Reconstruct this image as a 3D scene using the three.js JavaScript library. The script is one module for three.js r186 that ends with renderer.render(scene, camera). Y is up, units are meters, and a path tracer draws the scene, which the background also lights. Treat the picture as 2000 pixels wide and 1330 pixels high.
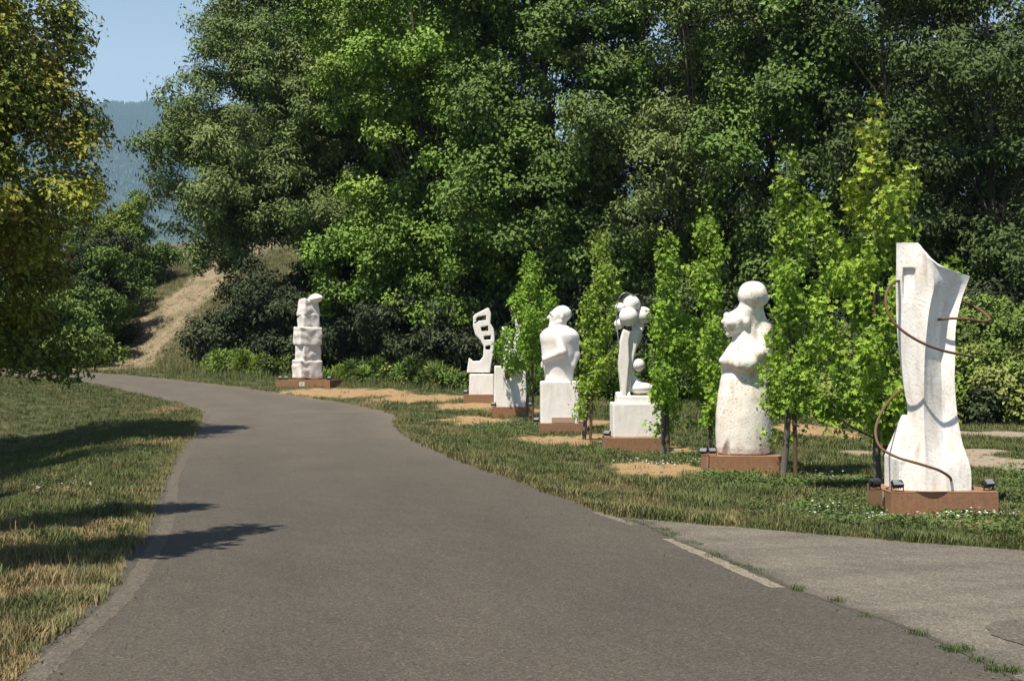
import * as THREE from 'three';
import { mergeGeometries, mergeVertices, toCreasedNormals } from 'three/addons/utils/BufferGeometryUtils.js';
import { RoundedBoxGeometry } from 'three/addons/geometries/RoundedBoxGeometry.js';
import { createNoise2D, createNoise3D } from 'simplex-noise';

// ---------------------------------------------------------------- camera, sky, sun, exposure
const scene = new THREE.Scene();
const EYE = 1.65, F = 2400, PITCH = Math.atan(55 / F);
const camera = new THREE.PerspectiveCamera(2 * Math.atan(665 / F) * 180 / Math.PI, 2000 / 1330, 0.1, 20000);
camera.position.set(0, EYE, 0);
camera.rotation.x = PITCH;

const SUN = new THREE.Vector3(-0.62, 2.0, 0.76).normalize();
{
  const W = 512, H = 256, data = new Float32Array(W * H * 4), d = new THREE.Vector3();
  const hor = [0.40, 0.485, 0.575], mid = [0.235, 0.34, 0.46], zen = [0.024, 0.054, 0.14];
  for (let r = 0; r < H; r++) for (let c = 0; c < W; c++) {
    const up = ((r + 0.5) / H - 0.5) * Math.PI, az = ((c + 0.5) / W - 0.5) * 2 * Math.PI;
    d.set(Math.cos(az) * Math.cos(up), Math.sin(up), Math.sin(az) * Math.cos(up));
    const y = Math.max(0, d.y), o = (r * W + c) * 4, a = Math.min(1, y / 0.42), b = Math.max(0, Math.min(1, (y - 0.24) / 0.7));
    const glow = 0.35 * Math.exp(-Math.acos(Math.min(1, d.dot(SUN))) / 0.35);
    for (let k = 0; k < 3; k++) {
      const low = hor[k] + (mid[k] - hor[k]) * a, v = low + (zen[k] - low) * Math.pow(b, 0.6);
      data[o + k] = d.y < 0 ? [0.09, 0.085, 0.06][k] : v + glow;
    }
    data[o + 3] = 1;
  }
  const t = new THREE.DataTexture(data, W, H, THREE.RGBAFormat, THREE.FloatType);
  t.mapping = THREE.EquirectangularReflectionMapping; t.magFilter = THREE.LinearFilter; t.needsUpdate = true;
  scene.background = t; scene.environment = t;
}
const sun = new THREE.DirectionalLight(new THREE.Color(1, 0.91, 0.76), 5);
sun.position.copy(SUN).multiplyScalar(120); sun.target.position.set(0, 0, -30);
sun.castShadow = true; sun.shadow.mapSize.set(4096, 4096); sun.shadow.radius = 1;
Object.assign(sun.shadow.camera, { left: -70, right: 70, top: 70, bottom: -70, near: 1, far: 300 });
sun.position.add(sun.target.position);
scene.add(sun, sun.target);
scene.fog = new THREE.FogExp2(new THREE.Color(0.45, 0.72, 1.0), 0.0001);
const renderer = new THREE.WebGLRenderer({ antialias: true });
renderer.toneMapping = THREE.LinearToneMapping;
renderer.toneMappingExposure = 1.75;
renderer.shadowMap.enabled = true;

// ---------------------------------------------------------------- helpers
function rng(seed) { let s = seed | 0; return () => { s = (s + 0x6d2b79f5) | 0; let t = Math.imul(s ^ (s >>> 15), 1 | s); t = (t + Math.imul(t ^ (t >>> 7), 61 | t)) ^ t; return ((t ^ (t >>> 14)) >>> 0) / 4294967296; }; }
const n2 = createNoise2D(rng(11)), n3 = createNoise3D(rng(12));
const fbm = (x, y) => n2(x, y) * 0.55 + n2(x * 2.1 + 7, y * 2.1) * 0.28 + n2(x * 4.3, y * 4.3 + 5) * 0.17;
const V = (x, y, z) => new THREE.Vector3(x, y, z);
const clamp = THREE.MathUtils.clamp, lerp = THREE.MathUtils.lerp;
const sst = (a, b, x) => { const t = clamp((x - a) / (b - a), 0, 1); return t * t * (3 - 2 * t); };
const srgb = (r, g, b) => new THREE.Color().setRGB(r / 255, g / 255, b / 255, THREE.SRGBColorSpace);
const lin = (r, g, b) => new THREE.Color().setRGB(r, g, b);
// the point that a direction of sight reaches at a given distance ahead
function at(px, py, depth) {
  const v = V((px - 1000) / F, (665 - py) / F, -1).applyAxisAngle(V(1, 0, 0), PITCH);
  return v.multiplyScalar(depth / -v.z).add(V(0, EYE, 0));
}
const taken = {};
function numbered(n) { const k = taken[n] = (taken[n] ?? -1) + 1; return k ? n + '_' + String(k).padStart(3, '0') : n; }
function shadows(o) { o.traverse((m) => { if (m.isMesh) { m.castShadow = true; m.receiveShadow = true; } }); return o; }
function tag(o, label, category, group, kind) {
  o.userData = { ...(label && { label }), ...(category && { category }), ...(group && { group }), ...(kind && { kind }) };
  return o;
}
function thing(name, label, category, pos = [0, 0, 0], turn = 0, group) {
  const o = new THREE.Group(); o.name = numbered(name); o.position.set(...pos); o.rotation.y = turn; scene.add(o);
  return tag(o, label, category, group);
}
function part(name, geo, mat, parent, label) {
  const m = new THREE.Mesh(geo, mat); m.name = name; if (label) m.userData.label = label;
  m.castShadow = m.receiveShadow = true; parent.add(m); return m;
}
function struct(name, geo, mat, kind = 'structure', label, category) {
  const m = new THREE.Mesh(geo, mat); m.name = numbered(name); m.castShadow = m.receiveShadow = true; scene.add(m);
  return tag(m, label, category, null, kind);
}
const std = (color, roughness = 0.8, extra = {}) => new THREE.MeshStandardMaterial({ color, roughness, side: THREE.DoubleSide, ...extra });

function geoFrom(pos, idx, col, uv) {
  const g = new THREE.BufferGeometry();
  g.setAttribute('position', new THREE.Float32BufferAttribute(pos, 3));
  if (col) g.setAttribute('color', new THREE.Float32BufferAttribute(col, 3));
  if (uv) g.setAttribute('uv', new THREE.Float32BufferAttribute(uv, 2));
  if (idx) g.setIndex(idx);
  g.computeVertexNormals();
  return g;
}
// tapered tube along points, radii interpolated from r0 to r1 (or an array)
function tube(points, r0, r1, sides = 6, cap = true) {
  const pos = [], idx = [], n = points.length, up = V(0.13, 1, 0.07), a = V(), b = V(), t = V();
  for (let i = 0; i < n; i++) {
    t.subVectors(points[Math.min(n - 1, i + 1)], points[Math.max(0, i - 1)]).normalize();
    a.crossVectors(t, Math.abs(t.dot(up)) > 0.97 ? V(1, 0, 0.2) : up).normalize(); b.crossVectors(t, a);
    const r = Array.isArray(r0) ? r0[i] : lerp(r0, r1, i / (n - 1));
    for (let s = 0; s < sides; s++) {
      const w = s / sides * Math.PI * 2;
      pos.push(points[i].x + (a.x * Math.cos(w) + b.x * Math.sin(w)) * r, points[i].y + (a.y * Math.cos(w) + b.y * Math.sin(w)) * r, points[i].z + (a.z * Math.cos(w) + b.z * Math.sin(w)) * r);
      if (i < n - 1) { const p = i * sides + s, q = i * sides + (s + 1) % sides; idx.push(p, q, p + sides, q, q + sides, p + sides); }
    }
  }
  if (cap) for (const e of [0, n - 1]) { const c = pos.length / 3; pos.push(points[e].x, points[e].y, points[e].z); for (let s = 0; s < sides; s++) idx.push(c, e * sides + s, e * sides + (s + 1) % sides); }
  return geoFrom(pos, idx);
}
// naive surface nets: a closed mesh where the distance function is zero
function nets(sdf, lo, hi, h) {
  const nx = Math.ceil((hi[0] - lo[0]) / h) + 1, ny = Math.ceil((hi[1] - lo[1]) / h) + 1, nz = Math.ceil((hi[2] - lo[2]) / h) + 1;
  const val = new Float32Array(nx * ny * nz), id = new Int32Array(nx * ny * nz).fill(-1), I = (x, y, z) => x + nx * (y + ny * z);
  for (let z = 0; z < nz; z++) for (let y = 0; y < ny; y++) for (let x = 0; x < nx; x++) val[I(x, y, z)] = sdf(lo[0] + x * h, lo[1] + y * h, lo[2] + z * h);
  const pos = [], idx = [], C = [[0, 0, 0], [1, 0, 0], [0, 1, 0], [1, 1, 0], [0, 0, 1], [1, 0, 1], [0, 1, 1], [1, 1, 1]];
  const E = [[0, 1], [0, 2], [0, 4], [1, 3], [1, 5], [2, 3], [2, 6], [3, 7], [4, 5], [4, 6], [5, 7], [6, 7]];
  for (let z = 0; z < nz - 1; z++) for (let y = 0; y < ny - 1; y++) for (let x = 0; x < nx - 1; x++) {
    let px = 0, py = 0, pz = 0, n = 0; const v = C.map((c) => val[I(x + c[0], y + c[1], z + c[2])]);
    for (const [a, b] of E) if ((v[a] < 0) !== (v[b] < 0)) {
      const t = v[a] / (v[a] - v[b]); n++;
      px += C[a][0] + (C[b][0] - C[a][0]) * t; py += C[a][1] + (C[b][1] - C[a][1]) * t; pz += C[a][2] + (C[b][2] - C[a][2]) * t;
    }
    if (n) { id[I(x, y, z)] = pos.length / 3; pos.push(lo[0] + (x + px / n) * h, lo[1] + (y + py / n) * h, lo[2] + (z + pz / n) * h); }
  }
  const quad = (a, b, c, d, flip) => { if (a < 0 || b < 0 || c < 0 || d < 0) return; flip ? idx.push(a, c, b, a, d, c) : idx.push(a, b, c, a, c, d); };
  for (let z = 1; z < nz - 1; z++) for (let y = 1; y < ny - 1; y++) for (let x = 1; x < nx - 1; x++) {
    const s = val[I(x, y, z)] < 0;
    if (s !== (val[I(x + 1, y, z)] < 0)) quad(id[I(x, y - 1, z - 1)], id[I(x, y, z - 1)], id[I(x, y, z)], id[I(x, y - 1, z)], !s);
    if (s !== (val[I(x, y + 1, z)] < 0)) quad(id[I(x - 1, y, z - 1)], id[I(x - 1, y, z)], id[I(x, y, z)], id[I(x, y, z - 1)], !s);
    if (s !== (val[I(x, y, z + 1)] < 0)) quad(id[I(x - 1, y - 1, z)], id[I(x, y - 1, z)], id[I(x, y, z)], id[I(x - 1, y, z)], !s);
  }
  return geoFrom(pos, idx);
}
const smin = (a, b, k) => { const h = Math.max(k - Math.abs(a - b), 0) / k; return Math.min(a, b) - h * h * k * 0.25; };
const sph = (x, y, z, c, r) => Math.hypot(x - c[0], y - c[1], z - c[2]) - r;
const ell = (x, y, z, c, r) => { const a = (x - c[0]) / r[0], b = (y - c[1]) / r[1], d = (z - c[2]) / r[2], k = Math.hypot(a, b, d); return (k - 1) * Math.min(r[0], r[1], r[2]); };
const cap = (x, y, z, a, b, ra, rb) => {
  const bx = b[0] - a[0], by = b[1] - a[1], bz = b[2] - a[2], t = clamp(((x - a[0]) * bx + (y - a[1]) * by + (z - a[2]) * bz) / (bx * bx + by * by + bz * bz), 0, 1);
  return Math.hypot(x - a[0] - bx * t, y - a[1] - by * t, z - a[2] - bz * t) - lerp(ra, rb, t);
};
const prof = (t, y) => { for (let i = 1; i < t.length; i++) if (y <= t[i][0]) { const [a, b] = [t[i - 1], t[i]], k = clamp((y - a[0]) / (b[0] - a[0]), 0, 1); return a[1] + (b[1] - a[1]) * k * k * (3 - 2 * k) * 0.5 + (b[1] - a[1]) * k * 0.5; } return t[t.length - 1][1]; };
// stone: pits and chisel marks as relief, stains as colour
function stone(g, base, { pits = 0.5, rough = 0.004, stain = 0.5, seed = 0, pitColor = [0.36, 0.25, 0.17] } = {}) {
  const p = g.attributes.position, n = g.attributes.normal, col = new Float32Array(p.count * 3);
  for (let i = 0; i < p.count; i++) {
    const x = p.getX(i) + seed, y = p.getY(i), z = p.getZ(i);
    const coarse = n3(x * 2.2, y * 1.1, z * 2.2), fine = n3(x * 23, y * 23, z * 23), band = n3(x * 6, y * 2, z * 6);
    const cluster = sst(0.0, 0.75, n3(x * 3.1 + 9, y * 3.1, z * 3.1) + 0.25 * coarse), hole = sst(0.34, 0.56, n3(x * 36, y * 48, z * 36) * 0.7 + n3(x * 70, y * 80, z * 70) * 0.4) * cluster * pits, speck = pits * sst(0.5, 0.7, n3(x * 52 + 3, y * 60, z * 52) * 0.8 + n3(x * 14, y * 14, z * 14) * 0.35 + 0.12 * coarse);
    const d = fine * rough + band * rough * 1.5 - hole * 0.004;
    p.setXYZ(i, p.getX(i) + n.getX(i) * d, y + n.getY(i) * d, p.getZ(i) + n.getZ(i) * d);
    const st = stain * (0.10 * sst(0.1, 0.8, band) + 0.07 * sst(0, 0.9, coarse) + 0.03 * fine), dirt = stain * 0.22 * sst(0.3, 0.9, n3(x * 9, y * 1.1, z * 9) * 0.8 + 0.3 * coarse);
    for (let k = 0; k < 3; k++) col[i * 3 + k] = lerp(base[k] * (1 - st * [0.6, 1, 1.35][k] - dirt), pitColor[k], Math.min(0.9, hole * 0.9 + speck * 0.9));
  }
  g.setAttribute('color', new THREE.BufferAttribute(col, 3));
  if (g.index) g.computeVertexNormals();
  return g;
}
const M = {
  marble: new THREE.MeshStandardMaterial({ vertexColors: true, roughness: 0.75, side: THREE.DoubleSide }),
  rustBar: std(lin(0.13, 0.07, 0.04), 0.85),
  black: std(lin(0.012, 0.012, 0.014), 0.6),
  lens: std(lin(0.25, 0.27, 0.3), 0.12, { metalness: 0.3 }),
  bark: std(lin(0.10, 0.085, 0.066), 0.95),
  grayBark: std(lin(0.11, 0.1, 0.085), 0.95),
  stake: std(lin(0.085, 0.055, 0.032), 0.9),
};
{ // bark and rust relief
  const W = 256, d = new Uint8Array(W * W * 4);
  for (let y = 0; y < W; y++) for (let x = 0; x < W; x++) { const v = 128 + 100 * n2(x * 0.14, y * 0.02) * 0.7 + 40 * n2(x * 0.3, y * 0.3); d.set([v, v, v, 255], (y * W + x) * 4); }
  const t = new THREE.DataTexture(d, W, W); t.magFilter = THREE.LinearFilter; t.wrapS = t.wrapT = THREE.RepeatWrapping; t.needsUpdate = true; M.barkTex = t;
}

// ---------------------------------------------------------------- the lie of the land
function table(points) { // [key, value] sorted, smooth in between
  const n = points.length, m = points.map((p, i) => { const a = points[Math.max(0, i - 1)], b = points[Math.min(n - 1, i + 1)]; return (b[1] - a[1]) / (b[0] - a[0]); });
  return (x) => {
    if (x <= points[0][0]) return points[0][1] + (x - points[0][0]) * m[0];
    for (let i = 1; i < n; i++) if (x <= points[i][0]) {
      const h = points[i][0] - points[i - 1][0], t = (x - points[i - 1][0]) / h, t2 = t * t, t3 = t2 * t;
      return (2 * t3 - 3 * t2 + 1) * points[i - 1][1] + (t3 - 2 * t2 + t) * h * m[i - 1] + (3 * t2 - 2 * t3) * points[i][1] + (t3 - t2) * h * m[i];
    }
    return points[n - 1][1] + (x - points[n - 1][0]) * m[n - 1];
  };
}
const rise = table([[-30, 0], [0, 0], [24, 0], [30.5, 0.02], [36.5, 0.2], [42.5, 0.46], [50, 0.9], [57, 1.25], [62, 1.47], [70, 1.7], [140, 2.4]]);
const BANK = 0.46;
function bank(x, d) {
  const u = d - (66 - (x + 13) * 0.55), soft = u > 12 ? u : Math.log(1 + Math.exp(u * 0.8)) / 0.8;
  const b = 0.95 * soft * BANK, h = 12.5 * (1 - Math.exp(-Math.pow(b / 12.5, 1.5) * 1.1)) ** (1 / 1.5);
  return Math.min(b, h * 1.02);
}
let xl = () => -999, xr = () => 999;
function g0(x, d) { // smooth ground
  let h = d > 130 ? rise(130) : rise(d);
  h += d < 300 ? bank(x, d) : bank(x, 300);
  const left = xl(d) - x; // the left verge falls away from the road
  if (left > 0 && d < 46) h -= 0.75 * sst(0.9, 5.5, left) * (1 - sst(34, 46, d));
  return h;
}
function ground(px, py) {
  let a = 3, b = 3;
  for (b = 3.2; b < 140; b *= 1.01) { const p = at(px, py, b); if (p.y <= g0(p.x, b)) break; a = b; }
  for (let i = 0; i < 30; i++) { const m = (a + b) / 2, p = at(px, py, m); if (p.y <= g0(p.x, m)) b = m; else a = m; }
  const p = at(px, py, b); p.y = g0(p.x, b); return p;
}
const gp = (list) => list.map(([x, y]) => ground(x, y));
const edge = (list, more) => { const p = gp(list).map((q) => [-q.z, q.x]).sort((a, b) => a[0] - b[0]); return table([...more, ...p]); };
const leftEdge = edge([[28, 1330], [85, 1259], [142, 1212], [213, 1150], [256, 1079], [284, 1041], [303, 984], [327, 927], [355, 875], [391, 828], [392, 803], [360, 791], [310, 779], [240, 763], [166, 748], [0, 734]], [[-12, -2.2], [0, -2.35], [4, -2.5]]);
const rightEdge = edge([[1985, 1330], [1928, 1298], [1766, 1226], [1640, 1183], [1558, 1154], [1498, 1126], [1400, 1086], [1330, 1060], [1280, 1036], [1236, 1016], [1184, 1004], [1120, 980], [1052, 958], [992, 934], [920, 910], [864, 887], [808, 862], [778, 842], [770, 827], [772, 813], [736, 802], [660, 786], [560, 771.5], [379, 746.5], [265, 735], [156, 728.5]], [[-12, 3.2], [0, 2.85], [3.5, 2.7]]);
xl = leftEdge; xr = rightEdge;
const apronTop = table([[-12, 30], [3, 22], [6, 16], [8.7, 9.3], [11.2, 4.7], [12.3, 3.05], [13.62, 1.35]]);
function g(x, z) { // with small unevenness off the paving
  const d = -z, on = d < 78 ? Math.min(x - xl(d), xr(d) - x) : -9, ap = d < 13.62 ? Math.min(x - xr(d) + 0.3, apronTop(d) - x) : -9;
  const k = 1 - sst(-0.5, 0.05, Math.max(on, ap));
  return g0(x, d) + k * (0.035 * n2(x * 0.8, z * 0.8) + 0.014 * n2(x * 2.7, z * 2.7)) - 0.05 * sst(0.02, 0.4, Math.max(on, ap)) + (d > 20 ? k * 0.1 * n2(x * 0.22, z * 0.22) * sst(45, 70, d) : 0);
}
const onPaving = (x, z) => { const d = -z; return (x > xl(d) && x < xr(d)) || (d < 13.6 && x >= xr(d) - 0.01 && x < apronTop(d)); };

// ---------------------------------------------------------------- what covers the ground
// patches: [x, y, half width, half height] as seen, laid down on the ground as ellipses
const patch = ([x, y, rx, ry]) => { const c = ground(x, y), s = ground(x + rx, y), f = ground(x, y - ry), n = ground(x, y + ry); return { x: c.x, z: (f.z + n.z) / 2, rx: Math.abs(s.x - c.x), rz: Math.max(0.3, Math.abs(f.z - n.z) / 2) }; };
const sandy = [[690, 768, 130, 9], [820, 779, 100, 9], [930, 795, 95, 9], [1000, 803, 65, 8], [925, 822, 75, 9], [1090, 862, 95, 11], [1190, 858, 70, 10], [1290, 920, 110, 17], [1440, 932, 110, 10], [1660, 934, 90, 8],
  [1590, 843, 85, 16], [1330, 884, 50, 12], [1870, 1024, 90, 11], [1150, 826, 50, 8], [620, 765, 80, 7], [1780, 1012, 60, 8]].map(patch);
const gravel = [[1980, 909, 120, 18], [1850, 896, 120, 11], [1690, 888, 70, 8], [1960, 849, 110, 6], [1915, 884, 70, 6]].map(patch);
const dirtTrail = [[205, 722, 85], [240, 700, 74], [290, 655, 62], [345, 600, 58], [400, 555, 52], [455, 510, 42], [510, 480, 36], [545, 462, 34], [575, 440, 34]].map(([x, y, w]) => { const c = ground(x, y); return { x: c.x, z: c.z, w: w * -c.z / F }; });
const bare = [[1240, 985, 60, 16], [1190, 955, 70, 8], [330, 800, 40, 9], [260, 1110, 40, 20], [60, 1160, 90, 30], [200, 1190, 60, 20], [700, 790, 60, 5], [880, 845, 50, 8], [1380, 1003, 110, 5], [300, 868, 60, 7]].map(patch);
const mask = (list, x, z, warp) => { let m = 0; for (const p of list) { const r = Math.hypot((x - p.x) / p.rx, (z - p.z) / p.rz); if (r < 1.6) m = Math.max(m, 1 - sst(0.8, 1.1, r + warp)); } return m; };
function trailAt(x, z) {
  let best = 9;
  for (let i = 1; i < dirtTrail.length; i++) { const a = dirtTrail[i - 1], b = dirtTrail[i], dx = b.x - a.x, dz = b.z - a.z, t = clamp(((x - a.x) * dx + (z - a.z) * dz) / (dx * dx + dz * dz), 0, 1); best = Math.min(best, Math.hypot(x - a.x - dx * t, z - a.z - dz * t) / lerp(a.w, b.w, t)); }
  return best;
}
function cover(x, z) { // shares of sand, gravel, dry and green at a place
  const w = 0.35 * fbm(x * 0.9, z * 0.9) + 0.16 * n2(x * 3.4, z * 3.4), d = -z;
  let sand = mask(sandy, x, z, w), grav = mask(gravel, x, z, w * 0.25), trail = 0;
  if (d > 58) { const t = trailAt(x, z); trail = 1 - sst(0.75, 1.3, t + w * 0.8); }
  let dry = sst(0.0, 0.62, fbm(x * 0.42 + 3, z * 0.42) + 0.35 * n2(x * 1.7, z * 1.7) + (x < xl(d) ? 0.28 - 0.55 * sst(10, 17, d) : -0.12));
  const rim = Math.min(Math.abs(x - xl(d)), Math.abs(x - xr(d)));
  dry = Math.max(dry, (1 - sst(0.05, 0.5, rim + w * 0.4)) * (x > xr(d) ? 0.85 : 0.4), mask(bare, x, z, w));
  return { sand, grav, trail, dry };
}
const mix3 = (a, b, t) => [lerp(a[0], b[0], t), lerp(a[1], b[1], t), lerp(a[2], b[2], t)];
const X0 = -30, X1 = 30, Z0 = -100, Z1 = 0;
const groundTex = (() => {
  const W = 1536, H = 2048, data = new Uint8Array(W * H * 4), c = new THREE.Color();
  for (let r = 0; r < H; r++) for (let q = 0; q < W; q++) {
    const x = lerp(X0, X1, (q + 0.5) / W), z = lerp(Z0, Z1, (r + 0.5) / H), k = cover(x, z);
    const f = n2(x * 9, z * 9), m = n2(x * 2.3, z * 2.3), fine = n2(x * 27, z * 27);
    let a = mix3([0.043, 0.056, 0.016], [0.13, 0.10, 0.05], clamp(k.dry + 0.25 * f, 0, 1));
    a = mix3(a, [0.10, 0.075, 0.045], sst(0.35, 0.9, f * 0.6 + m * 0.6));
    if (-z > 57) a = mix3(a, [0.15, 0.125, 0.065], 0.45 * sst(-0.2, 0.6, m));
    a = mix3(a, [0.31, 0.20, 0.10], k.sand * (0.93 + 0.07 * f));
    a = mix3(a, [0.27, 0.22, 0.165], k.grav);
    { const rut = n2(x * 0.9 + z * 0.35, z * 0.3), stone = sst(0.45, 0.75, n2(x * 6, z * 6)); a = mix3(a, mix3([0.255, 0.205, 0.135], [0.17, 0.13, 0.08], 0.5 + 0.5 * rut), k.trail * (0.85 + 0.15 * f) * (1 - 0.55 * sst(0.15, 0.6, n2(x * 0.45 + 5, z * 0.3)))); a = mix3(a, [0.34, 0.3, 0.23], 0.6 * stone * k.trail); }
    const s = 1 + 0.10 * f + 0.08 * m + 0.14 * fine;
    c.setRGB(a[0] * s, a[1] * s, a[2] * s).convertLinearToSRGB();
    data.set([clamp(c.r, 0, 1) * 255, clamp(c.g, 0, 1) * 255, clamp(c.b, 0, 1) * 255, 255], (r * W + q) * 4);
  }
  const t = new THREE.DataTexture(data, W, H); t.colorSpace = THREE.SRGBColorSpace; t.magFilter = THREE.LinearFilter; t.needsUpdate = true;
  t.wrapS = t.wrapT = THREE.ClampToEdgeWrapping; return t;
})();
const grainTex = (() => { // clods and grains, one tile = 2 m
  const W = 512, data = new Uint8Array(W * W * 4), r = rng(3), n = Float32Array.from({ length: W * W }, () => r());
  const tile = (x, y, f) => { const a = x / W * Math.PI * 2, b = y / W * Math.PI * 2; return n3(Math.cos(a) * f, Math.sin(a) * f, Math.cos(b) * f + 3 * Math.sin(b)) * 0.5 + n3(Math.sin(b) * f, Math.cos(b) * f, Math.cos(a) * f + 5) * 0.5; };
  for (let y = 0; y < W; y++) for (let x = 0; x < W; x++) { const v = clamp(128 + 60 * tile(x, y, 4) + 40 * tile(x, y, 11) + 70 * (n[y * W + x] - 0.5), 0, 255); data.set([v, v, v, 255], (y * W + x) * 4); }
  const t = new THREE.DataTexture(data, W, W); t.magFilter = THREE.LinearFilter; t.wrapS = t.wrapT = THREE.RepeatWrapping; t.repeat.set(0.5, 0.5); t.needsUpdate = true; return t;
})();
{
  const xs = [], zs = [];
  for (let x = -30; x <= 30.01; x += 0.35) xs.push(x);
  for (let x = 31.5, s = 2; x < 4500; s *= 1.3, x += s) { xs.push(x); xs.unshift(-x); }
  for (let d = -14; d < 72; d += 0.35) zs.push(d);
  for (let d = 72; d < 110; d += 1) zs.push(d);
  for (let d = 112, s = 3; d < 6000; s *= 1.3, d += s) zs.push(d);
  zs.unshift(-40, -120, -400, -1500); zs.sort((a, b) => a - b);
  const pos = [], uv = [], idx = [], nx = xs.length;
  zs.forEach((d, j) => xs.forEach((x, i) => {
    pos.push(x, g(x, -d), -d); uv.push(x, -d);
    if (i && j) { const a = (j - 1) * nx + i - 1, b = j * nx + i - 1; idx.push(a, a + 1, b, a + 1, b + 1, b); }
  }));
  const t = groundTex; t.repeat.set(1 / (X1 - X0), 1 / (Z1 - Z0)); t.offset.set(-X0 / (X1 - X0), -Z0 / (Z1 - Z0));
  struct('ground', geoFrom(pos, idx, null, uv), std(0xffffff, 0.95, { map: t, bumpMap: grainTex, bumpScale: 0.03 }));
}
// asphalt: one tile = 2 m of aggregate
const asphaltTex = (() => {
  const W = 1024, data = new Uint8Array(W * W * 4), r = rng(5);
  const buf = new Float32Array(W * W).fill(0);
  for (let i = 0; i < 42000; i++) { // stones of the aggregate, wrapped round
    const cx = r() * W, cy = r() * W, s = 1.4 + r() * r() * 5.2, v = (r() - 0.42) * 1.1;
    for (let y = Math.floor(cy - s); y <= cy + s; y++) for (let x = Math.floor(cx - s); x <= cx + s; x++) if ((x - cx) ** 2 + (y - cy) ** 2 < s * s) buf[((y + W) % W) * W + (x + W) % W] = v;
  }
  for (let i = 0; i < W * W; i++) { const v = clamp(168 + 88 * buf[i] + 26 * (r() - 0.5), 0, 255); data.set([v, v * 0.985, v * 0.965, 255], i * 4); }
  const t = new THREE.DataTexture(data, W, W); t.colorSpace = THREE.SRGBColorSpace; t.magFilter = THREE.LinearFilter; t.wrapS = t.wrapT = THREE.RepeatWrapping; t.repeat.set(0.5, 0.5); t.needsUpdate = true; return t;
})();
function sheet(d0, d1, step, cols, left, right, lift, tint) {
  const pos = [], uv = [], idx = [], col = []; let j = 0;
  for (let d = d0; d <= d1 + 1e-6; d += step, j++) {
    const a = left(d), b = right(d);
    for (let i = 0; i <= cols; i++) {
      const x = lerp(a, b, i / cols), z = -d;
      pos.push(x, g0(x, d) + lift, z); uv.push(x, z); col.push(...tint(x, z, i / cols));
      if (i && j) { const p = (j - 1) * (cols + 1) + i - 1, q = p + cols + 1; idx.push(p, p + 1, q, p + 1, q + 1, q); }
    }
  }
  return geoFrom(pos, idx, col, uv);
}
const asphalt = std(0xffffff, 0.9, { map: asphaltTex, bumpMap: asphaltTex, bumpScale: 0.006, vertexColors: true });
const ragged = (d, s, k) => k * (0.7 * n2(d * 1.3, s) + 0.5 * n2(d * 4.1, s + 3) + 0.3 * n2(d * 11, s + 6));
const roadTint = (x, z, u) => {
  const d = -z, m = fbm(x * 0.5, z * 0.22), f = n2(x * 3.1, z * 3.1), w = xr(d) - xl(d), fromLeft = u * w, fromRight = (1 - u) * w;
  let s = 0.123 * (1 + 0.15 * m + 0.07 * f + 0.05 * n2(x * 11, z * 11));
  s *= 1 - 0.1 * Math.exp(-((fromLeft - 1.4) ** 2) / 0.25) * 0.6 - 0.06 * Math.exp(-((fromRight - 1.5) ** 2) / 0.25);   // wheel tracks
  s *= 1 + 0.16 * (1 - sst(0, 0.8, fromRight + 0.3 * f)) * sst(14, 22, d);                                          // dust at the rim
  s *= 1 + 0.55 * sst(11, 40, d);                                                                            // the far stretch is paler
  if (Math.abs(d - 39.5 - 0.12 * x) < 0.3) s *= 1.12;                                                                 // a joint across
  return [s * 1.1, s * 0.985, s * 0.82];
};
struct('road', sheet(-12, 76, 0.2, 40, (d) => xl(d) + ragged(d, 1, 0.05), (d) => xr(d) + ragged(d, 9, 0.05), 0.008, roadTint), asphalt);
const apronTint = (x, z) => {
  const streak = n2(x * 0.3 + z * 0.2, z * 2.6 + x * 0.85), fine = n2(x * 0.8, (z + 0.35 * x) * 9), m = fbm(x * 0.6, z * 0.6);
  let s = 0.232 * (1 + 0.1 * m + 0.2 * streak + 0.13 * fine + 0.06 * n2(x * 9, z * 9));
  const j = x - xr(-z); s *= 1 - 0.25 * (1 - sst(0, 0.22, j)) + 0.14 * Math.exp(-((j - 0.7) ** 2) / 0.2);
  return [s * 1.07, s * 0.98, s * 0.82];
};
struct('side_road', sheet(-12, 13.6, 0.12, 70, (d) => xr(d) - 0.08, apronTop, 0.004, apronTint), asphalt);
// worn paint: faded lines let into the asphalt
function strip(points, width, lift, mat, name, label, seed) {
  const c = new THREE.CatmullRomCurve3(gp(points), false, 'centripetal'), n = Math.ceil(c.getLength() / 0.07), P = c.getSpacedPoints(n), pos = [], uv = [], idx = [], col = [], cross = 6;
  P.forEach((p, i) => {
    const t = c.getTangentAt(i / n), sx = -t.z, sz = t.x, l = Math.hypot(sx, sz);
    for (let k = 0; k <= cross; k++) {
      const e = (k / cross - 0.5) * width + (k === 0 || k === cross ? 0.018 * n2(i * 0.5, seed + k) : 0), x = p.x + sx / l * e, z = p.z + sz / l * e;
      pos.push(x, g0(x, -z) + lift, z); uv.push(x, z); const s = 1 + 0.12 * n2(x * 4, z * 4) + 0.12 * n2(x * 14, z * 14); col.push(s, s, s);
      if (i && k) { const a = (i - 1) * (cross + 1) + k - 1, b = a + cross + 1; idx.push(a, a + 1, b, a + 1, b + 1, b); }
    }
  });
  return struct(name, geoFrom(pos, idx, col, uv), mat, 'structure', label);
}
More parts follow.
